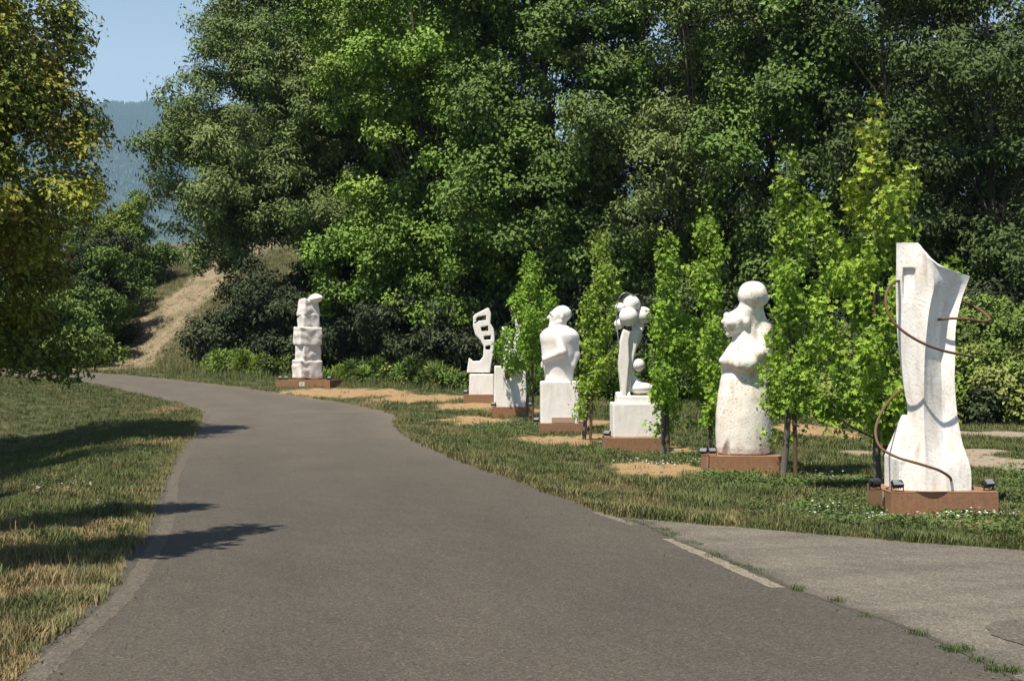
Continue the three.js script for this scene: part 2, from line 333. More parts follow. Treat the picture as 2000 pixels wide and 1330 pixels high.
strip([[402, 812], [392, 836], [378, 866], [342, 930], [326, 1018], [294, 1086], [237, 1169], [115, 1280], [60, 1332], [-80, 1460]], 0.15, 0.0095, std(lin(0.185, 0.165, 0.133), 0.9, { map: asphaltTex, vertexColors: true }), 'edge_line', 'faded pale edge line along the left side of the road', 3);
strip([[1306, 1054], [1405, 1099], [1470, 1128], [1520, 1150]], 0.12, 0.0095, std(lin(0.40, 0.36, 0.29), 0.9, { map: asphaltTex, vertexColors: true }), 'edge_line', 'short worn white edge line at the junction with the side road', 8);
strip([[1165, 1002], [1205, 1016], [1240, 1027]], 0.1, 0.0095, std(lin(0.3, 0.27, 0.22), 0.9, { map: asphaltTex, vertexColors: true }), 'edge_line', 'faint end of a worn edge line where the verge begins', 5);
strip([[1246, 1020], [1280, 1036], [1330, 1060], [1400, 1086], [1498, 1126], [1558, 1154], [1640, 1183], [1766, 1226], [1928, 1298], [1990, 1333]], 0.04, 0.0102, std(lin(0.13, 0.115, 0.09), 0.95, { map: asphaltTex, vertexColors: true }), 'joint', 'dark open joint between the road and the paler side road', 12);
{ // darker repair at the lower right
  const c = ground(2058, 1242), pos = [c.x, 0.0085, c.z], idx = [], uv = [c.x, c.z], col = [0.2, 0.18, 0.15], N = 48;
  for (let i = 0; i < N; i++) { const a = i / N * Math.PI * 2, r = 0.36 + 0.03 * n2(Math.cos(a) * 2, Math.sin(a) * 2); pos.push(c.x + r * Math.cos(a), 0.0085, c.z + 1.25 * r * Math.sin(a)); uv.push(c.x + r * Math.cos(a), c.z + r * Math.sin(a)); { const s = 0.19 + 0.03 * n2(i * 0.5, 3); col.push(s * 1.05, s * 0.95, s * 0.8); } idx.push(0, 1 + i, 1 + (i + 1) % N); }
  struct('asphalt_patch', geoFrom(pos, idx, col, uv), asphalt, 'structure', 'round darker asphalt patch in the side road');
}

// ---------------------------------------------------------------- leaves, trees, shrubs
const T0 = new THREE.Matrix4(), Q0 = new THREE.Quaternion(), UPV = V(0, 1, 0);
function ovalLeaf(l, w) { // folded along its midrib, drooping at the tip
  return { p: [0, 0, 0, -w * 0.5, l * 0.45, w * 0.22, 0, l * 0.5, 0, w * 0.5, l * 0.45, w * 0.22, 0, l, -l * 0.14], i: [0, 2, 1, 0, 3, 2, 1, 2, 4, 2, 3, 4] };
}
function starLeaf(l) { // five pointed lobes
  const p = [0, l * 0.35, 0], i = [], tips = [[-0.62, 0.08], [-0.56, 0.72], [0, 1], [0.56, 0.72], [0.62, 0.08]], dips = [[-0.3, 0.36], [-0.2, 0.66], [0.2, 0.66], [0.3, 0.36]], ring = [[0, 0]];
  tips.forEach((t, k) => { ring.push(t); if (dips[k]) ring.push(dips[k]); });
  for (const [x, y] of ring) p.push(x * l, y * l, Math.abs(x) * 0.3 * l - (y > 0.6 ? (y - 0.6) * 0.35 * l : 0));
  for (let k = 1; k <= ring.length; k++) i.push(0, k, k % ring.length + 1);
  return { p, i };
}
function spray(n, R, leaf, seed, { droop = 0.35, along = 0.6, size = 0.35 } = {}) {
  const r = rng(seed), pos = [], idx = [], col = [], q = new THREE.Quaternion(), v = V();
  for (let k = 0; k < n; k++) {
    const a = r() * 6.283, t = r(), rad = R * (0.15 + 0.85 * Math.sqrt(r())), base = V(Math.cos(a) * rad, (t - 0.5) * along * R * 2 - droop * rad * 0.4, Math.sin(a) * rad);
    const dir = V(Math.cos(a) + (r() - 0.5) * 1.1, 0.25 - droop + (r() - 0.5) * 0.9, Math.sin(a) + (r() - 0.5) * 1.1).normalize(), nrm = V((r() - 0.5) * 1.3, 1, (r() - 0.5) * 1.3), side = V().crossVectors(dir, nrm).normalize(), up = V().crossVectors(side, dir);
    q.setFromRotationMatrix(new THREE.Matrix4().makeBasis(side, dir, up)); const s = 1 + (r() - 0.5) * 2 * size, o = pos.length / 3, tone = 1 + (r() - 0.5) * 0.3;
    for (let m = 0; m < leaf.p.length; m += 3) { v.set(leaf.p[m], leaf.p[m + 1], leaf.p[m + 2]).multiplyScalar(s).applyQuaternion(q).add(base); pos.push(v.x, v.y, v.z); col.push(tone, tone, tone * 0.97); }
    for (const m of leaf.i) idx.push(o + m);
  }
  const geo = geoFrom(pos, idx, col).toNonIndexed(); geo.computeVertexNormals(); return geo;
}
function leafMat(rough = 0.55, through = 0) {
  return through ? new THREE.MeshPhysicalMaterial({ color: 0xffffff, vertexColors: true, roughness: rough, transmission: through, thickness: 0, side: THREE.DoubleSide, specularIntensity: 0.7 })
    : new THREE.MeshPhysicalMaterial({ color: 0xffffff, vertexColors: true, roughness: rough, specularIntensity: 0.6, side: THREE.DoubleSide });
}
const LM = { far: leafMat(0.6), soft: leafMat(0.85, 0.3), weed: leafMat(0.85, 0.25) };
let COUNT = 0; const SP2 = new Map();
function instanced(name, geo, mat, list, parent) { // list of {p, axis, spin, s, c}
  const m = new THREE.InstancedMesh(geo, mat, list.length), S = V(), q2 = new THREE.Quaternion();
  list.forEach((e, i) => {
    Q0.setFromUnitVectors(UPV, e.axis); q2.setFromAxisAngle(UPV, e.spin); Q0.multiply(q2);
    m.setMatrixAt(i, T0.compose(e.p, Q0, S.setScalar(e.s))); m.setColorAt(i, e.c);
  });
  m.name = name; m.castShadow = m.receiveShadow = true; if (parent) m.userData.kind = 'stuff'; COUNT += list.length; (parent ?? scene).add(m); return m;
}
// sprays gathered in clumps, clumps in boughs over the crown's lobes; lobe = {c: Vector3, r: [rx, ry, rz]}
function crownSprays(lobes, o, r, floor) {
  const list = [], clumps = [], pal = o.palette, tmp = new THREE.Color(), B = o.bough ?? o.clump * 2.1;
  const ball = (up) => { let y = 2 * r() - 1; if (y < -0.1 && r() < up) y = -y; const w = r() * 6.283, k = Math.sqrt(1 - y * y); return V(k * Math.cos(w), y, k * Math.sin(w)); };
  for (const lobe of lobes) {
    const [a, b, c] = lobe.r, area = 4 * Math.PI * Math.pow((Math.pow(a * b, 1.6) + Math.pow(a * c, 1.6) + Math.pow(b * c, 1.6)) / 3, 1 / 1.6), n = Math.max(4, Math.round(area / (Math.PI * B * B) * (o.cover ?? 1.2)));
    for (let i = 0; i < n; i++) {
      const dir = ball(0), inner = r() < (o.inner ?? 0.22);
      const lump = 0.9 + 0.2 * n3(dir.x * 2.4 + lobe.c.x, dir.y * 2.4, dir.z * 2.4), t = (inner ? 0.4 + 0.35 * r() : 0.8 + 0.16 * r()) * lump;
      const bp = V(lobe.c.x + dir.x * a * t, lobe.c.y + dir.y * b * t, lobe.c.z + dir.z * c * t), out = V(dir.x / a, dir.y / b, dir.z / c).normalize();
      const R = B * (0.45 + 0.95 * r()), flat = (o.flat ?? 0.62) * (0.6 + 0.8 * r()), base = pal[Math.floor(r() * pal.length)], tone = 1 + (r() - 0.5) * (o.vary ?? 0.45), m = Math.max(2, Math.round((o.per ?? 7) * (R / B) ** 2 * (inner ? 0.6 : 1)));
      for (let j = 0; j < m; j++) {
        const d2 = ball(0.75).addScaledVector(out, 0.35).normalize(), f = R * (0.45 + 0.6 * r()), p = V(bp.x + d2.x * f, bp.y + d2.y * f * flat - (o.hang ?? 0.12) * R * (d2.x * d2.x + d2.z * d2.z), bp.z + d2.z * f);
        if (p.y < g0(p.x, -p.z) + floor) continue;
        clumps.push({ p, dir: out.clone().multiplyScalar(0.5).addScaledVector(d2, 0.6), R: o.clump * (0.55 + 0.7 * r()), base, tone: tone * (1 + (r() - 0.5) * 0.15), inner });
      }
    }
  }
  for (const cl of clumps) {
    const n = Math.round(o.sprays * (cl.R / o.clump) ** 2 * (cl.inner ? 0.7 : 1));
    for (let i = 0; i < n; i++) {
      const dir = ball(0.6), f = cl.R * (0.35 + 0.7 * r()), p = V(cl.p.x + dir.x * f, cl.p.y + dir.y * f * 0.7 + (o.spike && r() < 0.05 ? cl.R * 0.8 : 0), cl.p.z + dir.z * f);
      if (p.y < g0(p.x, -p.z) + 0.05) continue;
      const axis = dir.multiplyScalar(0.7).addScaledVector(cl.dir, 0.6).add(V((r() - 0.5) * 0.5, 0.35 + (r() - 0.5) * 0.5, (r() - 0.5) * 0.5)).normalize();
      const v = cl.tone * (1 + (r() - 0.5) * 0.3) * (o.bright ?? 1), c2 = r() < (o.odd ?? 0) ? o.oddColor : cl.base;
      list.push({ p, axis, spin: r() * 6.283, s: (0.75 + 0.55 * r()) * (o.leaf ?? 1), c: tmp.clone().setRGB(c2[0] * v, c2[1] * v, c2[2] * v) });
    }
  }
  return { list, clumps };
}
function limbs(base, top, clumps, r0, r, count, sides = 7) { // trunk and limbs up to some of the clumps
  const geos = [], bend = V((r() - 0.5) * 0.8, 0, (r() - 0.5) * 0.8), P = [];
  for (let i = 0; i <= 8; i++) { const t = i / 8, p = base.clone().lerp(top, t).addScaledVector(bend, Math.sin(t * 3.14)); P.push(p); }
  P[0].y -= 0.3;
  geos.push(tube(P, P.map((_, i) => r0 * (i === 0 ? 1.35 : 1 - 0.85 * i / 8)), 0, 9));
  for (let i = 0; i < count && clumps.length; i++) {
    const c = clumps[Math.floor(r() * clumps.length)].p, k = clamp((c.y - base.y) / (top.y - base.y) - 0.15 - 0.25 * r(), 0.12, 0.9), s = base.clone().lerp(top, k).addScaledVector(bend, Math.sin(k * 3.14));
    const mid = s.clone().lerp(c, 0.5).add(V((r() - 0.5) * 0.7, (r() - 0.2) * 0.8, (r() - 0.5) * 0.7));
    const cv = new THREE.QuadraticBezierCurve3(s, mid, c).getPoints(6); geos.push(tube(cv, r0 * (0.16 + 0.2 * r()) * (1 - k * 0.5), 0.012, 5, false));
  }
  return mergeGeometries(geos);
}
function local(o, m) { m.position.set(-o.position.x, -o.position.y, -o.position.z); return m; } // geometry given in world places, under a thing at its base
function makeTree(name, label, basePos, lobes, o, seed, group) {
  const r = rng(seed), t = thing(name, label, o.category ?? 'tree', basePos.toArray(), 0, group);
  const { list, clumps } = crownSprays(lobes, o, r, o.floor ?? 1);
  let hi = lobes[0]; for (const l of lobes) if (l.c.y > hi.c.y) hi = l;
  const top = hi.c.clone().add(V(0, hi.r[1] * 0.55, 0));
  local(t, part('trunk', limbs(basePos, top, clumps.filter((q) => q.p.y > basePos.y + 0.32 * (top.y - basePos.y)), o.trunk ?? 0.25, r, o.limbs ?? 26), o.bark ?? M.bark, t));
  const two = SP2.get(o.spray), cut = two ? list.filter((_, i) => i % 5 < 2) : [];
  local(t, instanced('crown', o.spray, o.mat ?? LM.far, two ? list.filter((_, i) => i % 5 >= 2) : list, t));
  if (two) local(t, instanced('crown', two, o.mat ?? LM.far, cut, t));
  return t;
}
const lobePx = (x, y, rx, ry, depth, rz) => ({ c: at(x, y, depth), r: [rx * depth / F, ry * depth / F, rz ?? rx * depth / F] });
const standAt = (px, depth) => { const x = (px - 1000) / F * depth; return V(x, g0(x, depth), -depth); };

// ---------------------------------------------------------------- sculptures, their steel bases and floodlights
function outward(geo) {
  const p = geo.attributes.position, ix = geo.index, a = V(), b = V(), c = V(); let vol = 0;
  for (let i = 0; i < ix.count; i += 3) { a.fromBufferAttribute(p, ix.getX(i)); b.fromBufferAttribute(p, ix.getX(i + 1)); c.fromBufferAttribute(p, ix.getX(i + 2)); vol += a.dot(b.cross(c)); }
  if (vol < 0) for (let i = 0; i < ix.count; i += 3) { const t = ix.getX(i + 1); ix.setX(i + 1, ix.getX(i + 2)); ix.setX(i + 2, t); }
  geo.computeVertexNormals(); return geo;
}
const carve = (sdf, lo, hi, h, base, opt) => stone(outward(nets(sdf, lo, hi, h)), base, opt);
const box = (x, y, z, c, r, e = 0.015) => { const a = Math.abs(x - c[0]) - r[0] + e, b = Math.abs(y - c[1]) - r[1] + e, d = Math.abs(z - c[2]) - r[2] + e; return Math.hypot(Math.max(a, 0), Math.max(b, 0), Math.max(d, 0)) + Math.min(Math.max(a, b, d), 0) - e; };
function poly2(x, y, P) {
  let d = 1e9, s = 1;
  for (let i = 0, j = P.length - 1; i < P.length; j = i++) {
    const [ax, ay] = P[i], [bx, by] = P[j], ex = bx - ax, ey = by - ay, wx = x - ax, wy = y - ay, t = clamp((wx * ex + wy * ey) / (ex * ex + ey * ey), 0, 1), qx = wx - ex * t, qy = wy - ey * t;
    d = Math.min(d, qx * qx + qy * qy);
    const c1 = y >= ay, c2 = y < by, c3 = ex * wy > ey * wx; if ((c1 && c2 && c3) || (!c1 && !c2 && !c3)) s = -s;
  }
  return s * Math.sqrt(d);
}
const slab = (x, y, z, P, z0, z1, e = 0.02) => { const a = poly2(x, y, P) + e, b = Math.abs(z - (z0 + z1) / 2) - Math.abs(z1 - z0) / 2 + e; return Math.hypot(Math.max(a, 0), Math.max(b, 0)) + Math.min(Math.max(a, b), 0) - e; };
const spots = []; // floodlights: [position, turn, label, group]

// corten steel: streaks run down, edges paler
const corten = (() => {
  const W = 512, H = 256, data = new Uint8Array(W * H * 4), c = new THREE.Color();
  for (let y = 0; y < H; y++) for (let x = 0; x < W; x++) {
    const s = n2(x * 0.045, y * 0.004) * 0.6 + n2(x * 0.16, y * 0.01) * 0.4, b = fbm(x * 0.02, y * 0.02), f = n2(x * 0.5, y * 0.5), v = 1 + 0.16 * s + 0.16 * b + 0.06 * f;
    c.setRGB(0.232 * v, 0.122 * v * (1 + 0.1 * b), 0.066 * v * (1 + 0.22 * b)).convertLinearToSRGB(); data.set([c.r * 255, c.g * 255, c.b * 255, 255], (y * W + x) * 4);
  }
  const t = new THREE.DataTexture(data, W, H); t.colorSpace = THREE.SRGBColorSpace; t.magFilter = THREE.LinearFilter; t.wrapS = t.wrapT = THREE.RepeatWrapping; t.needsUpdate = true;
  return std(0xffffff, 0.8, { map: t, bumpMap: t, bumpScale: 0.003 });
})();
function steelBase(left, right, front, depth, height, label, turn = 0) { // x range and distance of the front face
  const w = right - left, x = (left + right) / 2, y = g0(x, front) - 0.02;
  const t = thing('steel_base', label, 'base', [x, y, -front - depth / 2], turn, 'rusty steel bases under the sculptures'), h = height + 0.02;
  const panel = (pw, ph, px, py, pz, ry, flat) => { const q = new RoundedBoxGeometry(pw, ph, 0.02, 2, 0.006); const m = part(flat ? 'top_plate' : 'side_panel', q, corten, t); m.position.set(px, py, pz); if (flat) m.rotation.x = -Math.PI / 2; m.rotation.y = ry; };
  panel(w - 0.004, h - 0.012, 0, (h - 0.012) / 2, depth / 2 - 0.01, 0); panel(w - 0.004, h - 0.012, 0, (h - 0.012) / 2, -depth / 2 + 0.01, 0);
  panel(depth - 0.044, h - 0.012, -w / 2 + 0.012, (h - 0.012) / 2, 0, Math.PI / 2); panel(depth - 0.044, h - 0.012, w / 2 - 0.012, (h - 0.012) / 2, 0, Math.PI / 2);
  panel(w, depth, 0, h - 0.002, 0, 0, true);
  const pale = part('pale_streak', new RoundedBoxGeometry(0.004, h * 0.8, 0.035, 1, 0.0015), std(lin(0.42, 0.36, 0.3), 0.9), t); pale.position.set(-w / 2 - 0.0005, h * 0.55, depth * 0.18);
  return { x, y: y + h + 0.008, z: -front - depth / 2, w, d: depth };
}
const WHITE = [0.745, 0.73, 0.71], CREAM = [0.745, 0.715, 0.68], PINKISH = [0.64, 0.605, 0.58];
const pxX = (px, d) => (px - 1000) / F * d;

// 1. twisted slab with a rusty spiral bar
{
  const D = 13.66, b = steelBase(pxX(1740, D), pxX(1950, D), D, 0.95, 0.28, 'rusty steel base under the spiral-wrapped white slab, nearest the side road', 0);
  const DC = 14.15, o = [b.x, b.y, b.z];
  const t = thing('sculpture', 'tall twisted white stone slab wrapped by a rusty spiral bar, beside the side road', 'sculpture', o, 0, 'white stone sculptures along the road');
  const W = (x, y, z) => at(x, y, DC - z).sub(V(...o));
  const rows = [[962, [1758, .30], [1784, .36], [1806, .40], [1850, .42], [1899, .34]], [915, [1764, .28], [1786, .34], [1808, .40], [1850, .38], [1897, .30]], [860, [1772, .22], [1788, .28], [1808, .37], [1845, .28], [1880, .24]],
    [800, [1773, .18], [1786, .25], [1806, .34], [1842, .20], [1870, .20]], [740, [1763, .16], [1780, .24], [1806, .34], [1840, .15], [1866, .18]], [690, [1757, .16], [1776, .24], [1808, .35], [1838, .09], [1867, .16]],
    [640, [1753, .17], [1774, .25], [1812, .36], [1840, .06], [1868, .14]], [590, [1751, .18], [1774, .26], [1819, .36], [1846, .06], [1878, .10]], [555, [1751, .2], [1777, .28], [1826, .36], [1856, .14], [1890, .08]]];
  const topRow = [[1752, 475, .22], [1794, 474, .28], [1813, 503, .34], [1834, 519, .31], [1896, 540, .06]], backZ = [-.36, -.36, -.33, -.3, -.28, -.27, -.26, -.24, -.22, -.2];
  // one column of control points per corner, front then back
  const cols = []; for (let k = 0; k < 5; k++) {
    const fr = rows.map((r) => V(r[k + 1][0], r[0], r[k + 1][1])); fr.push(V(...topRow[k]));
    const bk = fr.map((p, i) => V(p.x + (k === 0 ? 3 : k === 4 ? -3 : 0), p.y, backZ[i] - (k > 0 && k < 4 ? 0.06 : 0))); cols[k] = new THREE.CatmullRomCurve3(fr, false, 'chordal'); cols[9 - k] = new THREE.CatmullRomCurve3(bk, false, 'chordal');
  }
  const NV = 230, NU = [10, 14, 16, 22, 34, 16, 14, 10, 22, 34].map((n) => n), pos = [], idx = [];
  NU[4] = 34; NU[9] = 34; NU[3] = 24; NU[5] = 24;
  const segs = [[0, 1, 12], [1, 2, 18], [2, 3, 16], [3, 4, 24], [4, 5, 26], [5, 6, 14], [6, 7, 10], [7, 8, 10], [8, 9, 8], [9, 0, 34]];
  const U = segs.reduce((a, s) => a + s[2], 0);
  for (let j = 0; j <= NV; j++) {
    const C = cols.map((c) => c.getPoint(j / NV));
    for (const [a, bb, n] of segs) for (let i = 0; i < n; i++) {
      const p = C[a].clone().lerp(C[bb], i / n);
      if (a < 4) { const m = sst(1763, 1767, p.x) * (1 - sst(1786, 1791, p.x)) * sst(522, 528, p.y) * (1 - sst(540, 600, p.y)); p.z -= 0.045 * m; } // a recess near the top
      const q = W(p.x, p.y, p.z); pos.push(q.x, q.y, q.z);
    }
  }
  for (let j = 0; j < NV; j++) for (let i = 0; i < U; i++) { const a = j * U + i, c = j * U + (i + 1) % U; idx.push(a, c, a + U, c, c + U, a + U); }
  { // the curved top
    const last = NV * U, F0 = [], Bk = []; let k = 0;
    for (let i = 0; i <= 12 + 18 + 16 + 24; i++) F0.push(last + i);
    const nb = 14 + 10 + 10 + 8; for (let i = 0; i <= nb; i++) Bk.push(last + 70 + 26 + i);
    const P = (i) => V(pos[i * 3], pos[i * 3 + 1], pos[i * 3 + 2]), N = 70, K = 18, grid = [];
    const backAt = (u) => { const f = (1 - u) * nb, i = Math.min(nb - 1, Math.floor(f)); return P(Bk[i]).lerp(P(Bk[i + 1]), f - i); };
    const xs = F0.map((q) => P(q).x), x0 = xs[0], x1 = xs[N];
    // pair front and back by their place across
    const bx = Array.from({ length: 201 }, (_, i) => [backAt(i / 200).x, i / 200]);
    const uOf = (x) => { for (let i = 1; i < bx.length; i++) if (x <= bx[i][0]) { const [a, b] = [bx[i - 1], bx[i]]; return lerp(a[1], b[1], clamp((x - a[0]) / Math.max(1e-6, b[0] - a[0]), 0, 1)); } return 1; };
    for (let i = 0; i <= N; i++) { const f = P(F0[i]), bb = backAt(uOf(f.x)); grid[i] = []; for (let m = 0; m <= K; m++) { const q = f.clone().lerp(bb, m / K); grid[i][m] = pos.length / 3; pos.push(q.x, q.y + 0.001, q.z); } }
    for (let i = 0; i < N; i++) for (let m = 0; m < K; m++) { const a = grid[i][m], b2 = grid[i + 1][m], c = grid[i][m + 1], d = grid[i + 1][m + 1]; idx.push(a, c, b2, b2, c, d); }
  }
  let body = mergeVertices(geoFrom(pos, idx), 1e-4);
  const p0 = body.attributes.position; let vol = 0; { const a = V(), b2 = V(), c = V(), ix = body.index; for (let i = 0; i < ix.count; i += 3) { a.fromBufferAttribute(p0, ix.getX(i)); b2.fromBufferAttribute(p0, ix.getX(i + 1)); c.fromBufferAttribute(p0, ix.getX(i + 2)); vol += a.dot(b2.cross(c)); } }
  if (vol < 0) { const ix = body.index; for (let i = 0; i < ix.count; i += 3) { const q = ix.getX(i + 1); ix.setX(i + 1, ix.getX(i + 2)); ix.setX(i + 2, q); } body.computeVertexNormals(); }
  stone(body, WHITE, { pits: 0.5, rough: 0.0012, stain: 1.0, seed: 3 });
  part('slab', toCreasedNormals(body, 0.6), M.marble, t);
  const L = (x, y) => { const q = W(x, y, 0); return [q.x, q.y]; };
  const fin = [L(1777, 812), L(1742, 892), L(1742, 964), L(1792, 964), L(1796, 812)], foot = [L(1742, 893), L(1742, 964), L(1790, 964), L(1791, 897)];
  part('fin', carve((x, y, z) => slab(x, y, z, fin, -0.3, 0.02, 0.012), [-0.75, -0.06, -0.4], [-0.0, 1.05, 0.1], 0.014, WHITE, { pits: 0.3, rough: 0.002, seed: 5 }), M.marble, t);
  part('foot_block', carve((x, y, z) => slab(x, y, z, foot, 0.0, 0.27, 0.012), [-0.75, -0.06, -0.1], [-0.0, 0.5, 0.36], 0.012, WHITE, { pits: 0.4, rough: 0.002, seed: 6 }), M.marble, t);
  const bar = (pts) => tube(new THREE.CatmullRomCurve3(pts.map((q) => W(...q)), false, 'centripetal').getPoints(150), 0.0155, 0.0155, 10);
  part('spiral_bar', bar([[1762, 549, .15], [1750, 550, .3], [1738, 560, .4], [1731, 583, .5], [1736, 612, .56], [1757, 640, .6], [1795, 666, .6], [1840, 684, .52], [1880, 693, .36], [1902, 699, .08], [1893, 710, -.2], [1866, 722, -.42], [1815, 740, -.56], [1772, 757, -.42], [1740, 780, -.12], [1718, 815, .16], [1711, 845, .32], [1720, 873, .46], [1748, 891, .56], [1800, 907, .62], [1836, 919, .58], [1855, 931, .5], [1859, 938, .39]]), M.rustBar, t);
  part('upper_bar', bar([[1829, 626, .04], [1836, 624, .16], [1860, 622, .26], [1895, 624, .24], [1920, 628, .12], [1934, 623, -.05], [1915, 605, -.25], [1885, 590, -.36], [1850, 578, -.3], [1835, 573, -.1]]), M.rustBar, t);
  const drip = W(1859, 946, .405);
  for (const [x, y, z, r, l] of [[1710, 957, .30, 0.35, 'black floodlight with a pale lit face at the left corner of the nearest base'], [1754, 959, .46, -0.2, 'black floodlight in front of the left foot of the spiral-wrapped slab'], [1932, 959, .36, -0.5, 'black floodlight on the right end of the nearest base']]) { const q = at(x, y, DC - z); spots.push([V(q.x, b.y, q.z), r, l, 1.15]); }
}
// 2. stone figure of a woman with a ball of hair
{
  const D = 19.3, b = steelBase(pxX(1387, D), pxX(1533, D), D, 0.95, 0.27, 'rusty steel base under the pitted stone figure of a woman', 0), s = 121.5;
  const t = thing('sculpture', 'pitted white stone figure of a woman with a round bun and a bell-shaped skirt', 'sculpture', [pxX(1451, 19.75), b.y, b.z], 0, 'white stone sculptures along the road');
  const R = [[0, .375], [.03, .415], [.12, .435], [.35, .445], [.6, .44], [.9, .41], [1.15, .37], [1.35, .33], [1.5, .3], [1.7, .2], [1.85, .1]];
  const f = (x, y, z) => {
    let d = (Math.hypot(x - 0.01, z / 0.86) - prof(R, y)) * 0.8; d = Math.max(d, -y, y - 1.95);
    d = smin(d, ell(x, y, z, [.1, 1.56, -.02], [.36, .3, .3]), 0.15);
    d = smin(d, cap(x, y, z, [.3, 1.65, -.05], [.36, 1.2, .0], .14, .1), 0.1);
    d = smin(d, ell(x, y, z, [-.2, 1.51, .12], [.17, .13, .17]), 0.06); d = smin(d, ell(x, y, z, [-.02, 1.45, .29], [.19, .15, .16]), 0.07);
    d = smin(d, sph(x, y, z, [-.36, 1.5, .12], .025), 0.05);
    d = smin(d, cap(x, y, z, [-.0, 1.68, .02], [-.02, 1.98, .0], .17, .12), 0.08);
    d = smin(d, ell(x, y, z, [.2, 1.62, .05], [.24, .16, .26]), 0.05); d = smin(d, cap(x, y, z, [-.06, 1.74, .17], [.06, 1.7, .2], .05, .05), 0.04); d = smin(d, cap(x, y, z, [.1, 1.75, 0], [.16, 2.2, -.03], .14, .12), 0.08);                          // collar folds
    d = smin(d, ell(x, y, z, [-.135, 2.09, .03], [.175, .2, .165]), 0.03);                                       // the face, turned left
    d = Math.max(d, -sph(x, y, z, [-.31, 2.075, .06], .022)); for (const [c, r] of [[[-.28, 2.165, .05], .036], [[-.31, 2.125, .06], .033], [[-.25, 2.225, .05], .06], [[-.275, 2.04, .06], .027], [[-.27, 1.998, .06], .025], [[-.225, 1.93, .05], .058], [[-.2, 2.1, .15], .07], [[.03, 2.1, .15], .05]]) d = smin(d, sph(x, y, z, c, r), 0.018);
    d = Math.max(d, -sph(x, y, z, [-.27, 2.175, .14], .042)); d = Math.max(d, -cap(x, y, z, [-.29, 2.018, .03], [-.27, 2.018, .14], .012, .008)); d = Math.max(d, -cap(x, y, z, [-.16, 1.885, .16], [-.02, 1.93, .2], .03, .02));
    d = smin(d, cap(x, y, z, [.0, 2.2, .02], [.12, 2.42, 0], .15, .15), 0.08);
    d = smin(d, ell(x, y, z, [.165, 2.56, .02], [.235, .23, .22]), 0.04);
    d = smin(d, cap(x, y, z, [.3, 2.44, .1], [.42, 2.52, .0], .06, .04), 0.05);
    d = smin(d, cap(x, y, z, [.18, 2.4, -.05], [.36, 2.0, -.05], .12, .12), 0.08); d = smin(d, cap(x, y, z, [.36, 2.0, -.05], [.3, 1.65, -.02], .13, .16), 0.08);
    d = Math.max(d, -cap(x, y, z, [-.3, .5, .4], [-.33, -.02, .24], .02, .09));
    return d + 0.008 * n3(x * 4, y * 4, z * 4) * (y > 1.3 ? 1.2 : 0.3);
  };
  part('figure', carve(f, [-.55, -.03, -.5], [.6, 2.86, .56], 0.0145, CREAM, { pits: 1.0, rough: 0.0014, stain: 1.15, seed: 17 }), M.marble, t);
  const y = b.y; for (const [x, z, r, l] of [[1374, .4, 0.5, 'black floodlight at the left corner of the base under the pitted woman'], [1391, .36, -0.2, 'black floodlight close to the skirt of the pitted woman']]) spots.push([V(pxX(x, 19.78 - z), y, -19.78 + z), r, l, 1.1]);
}
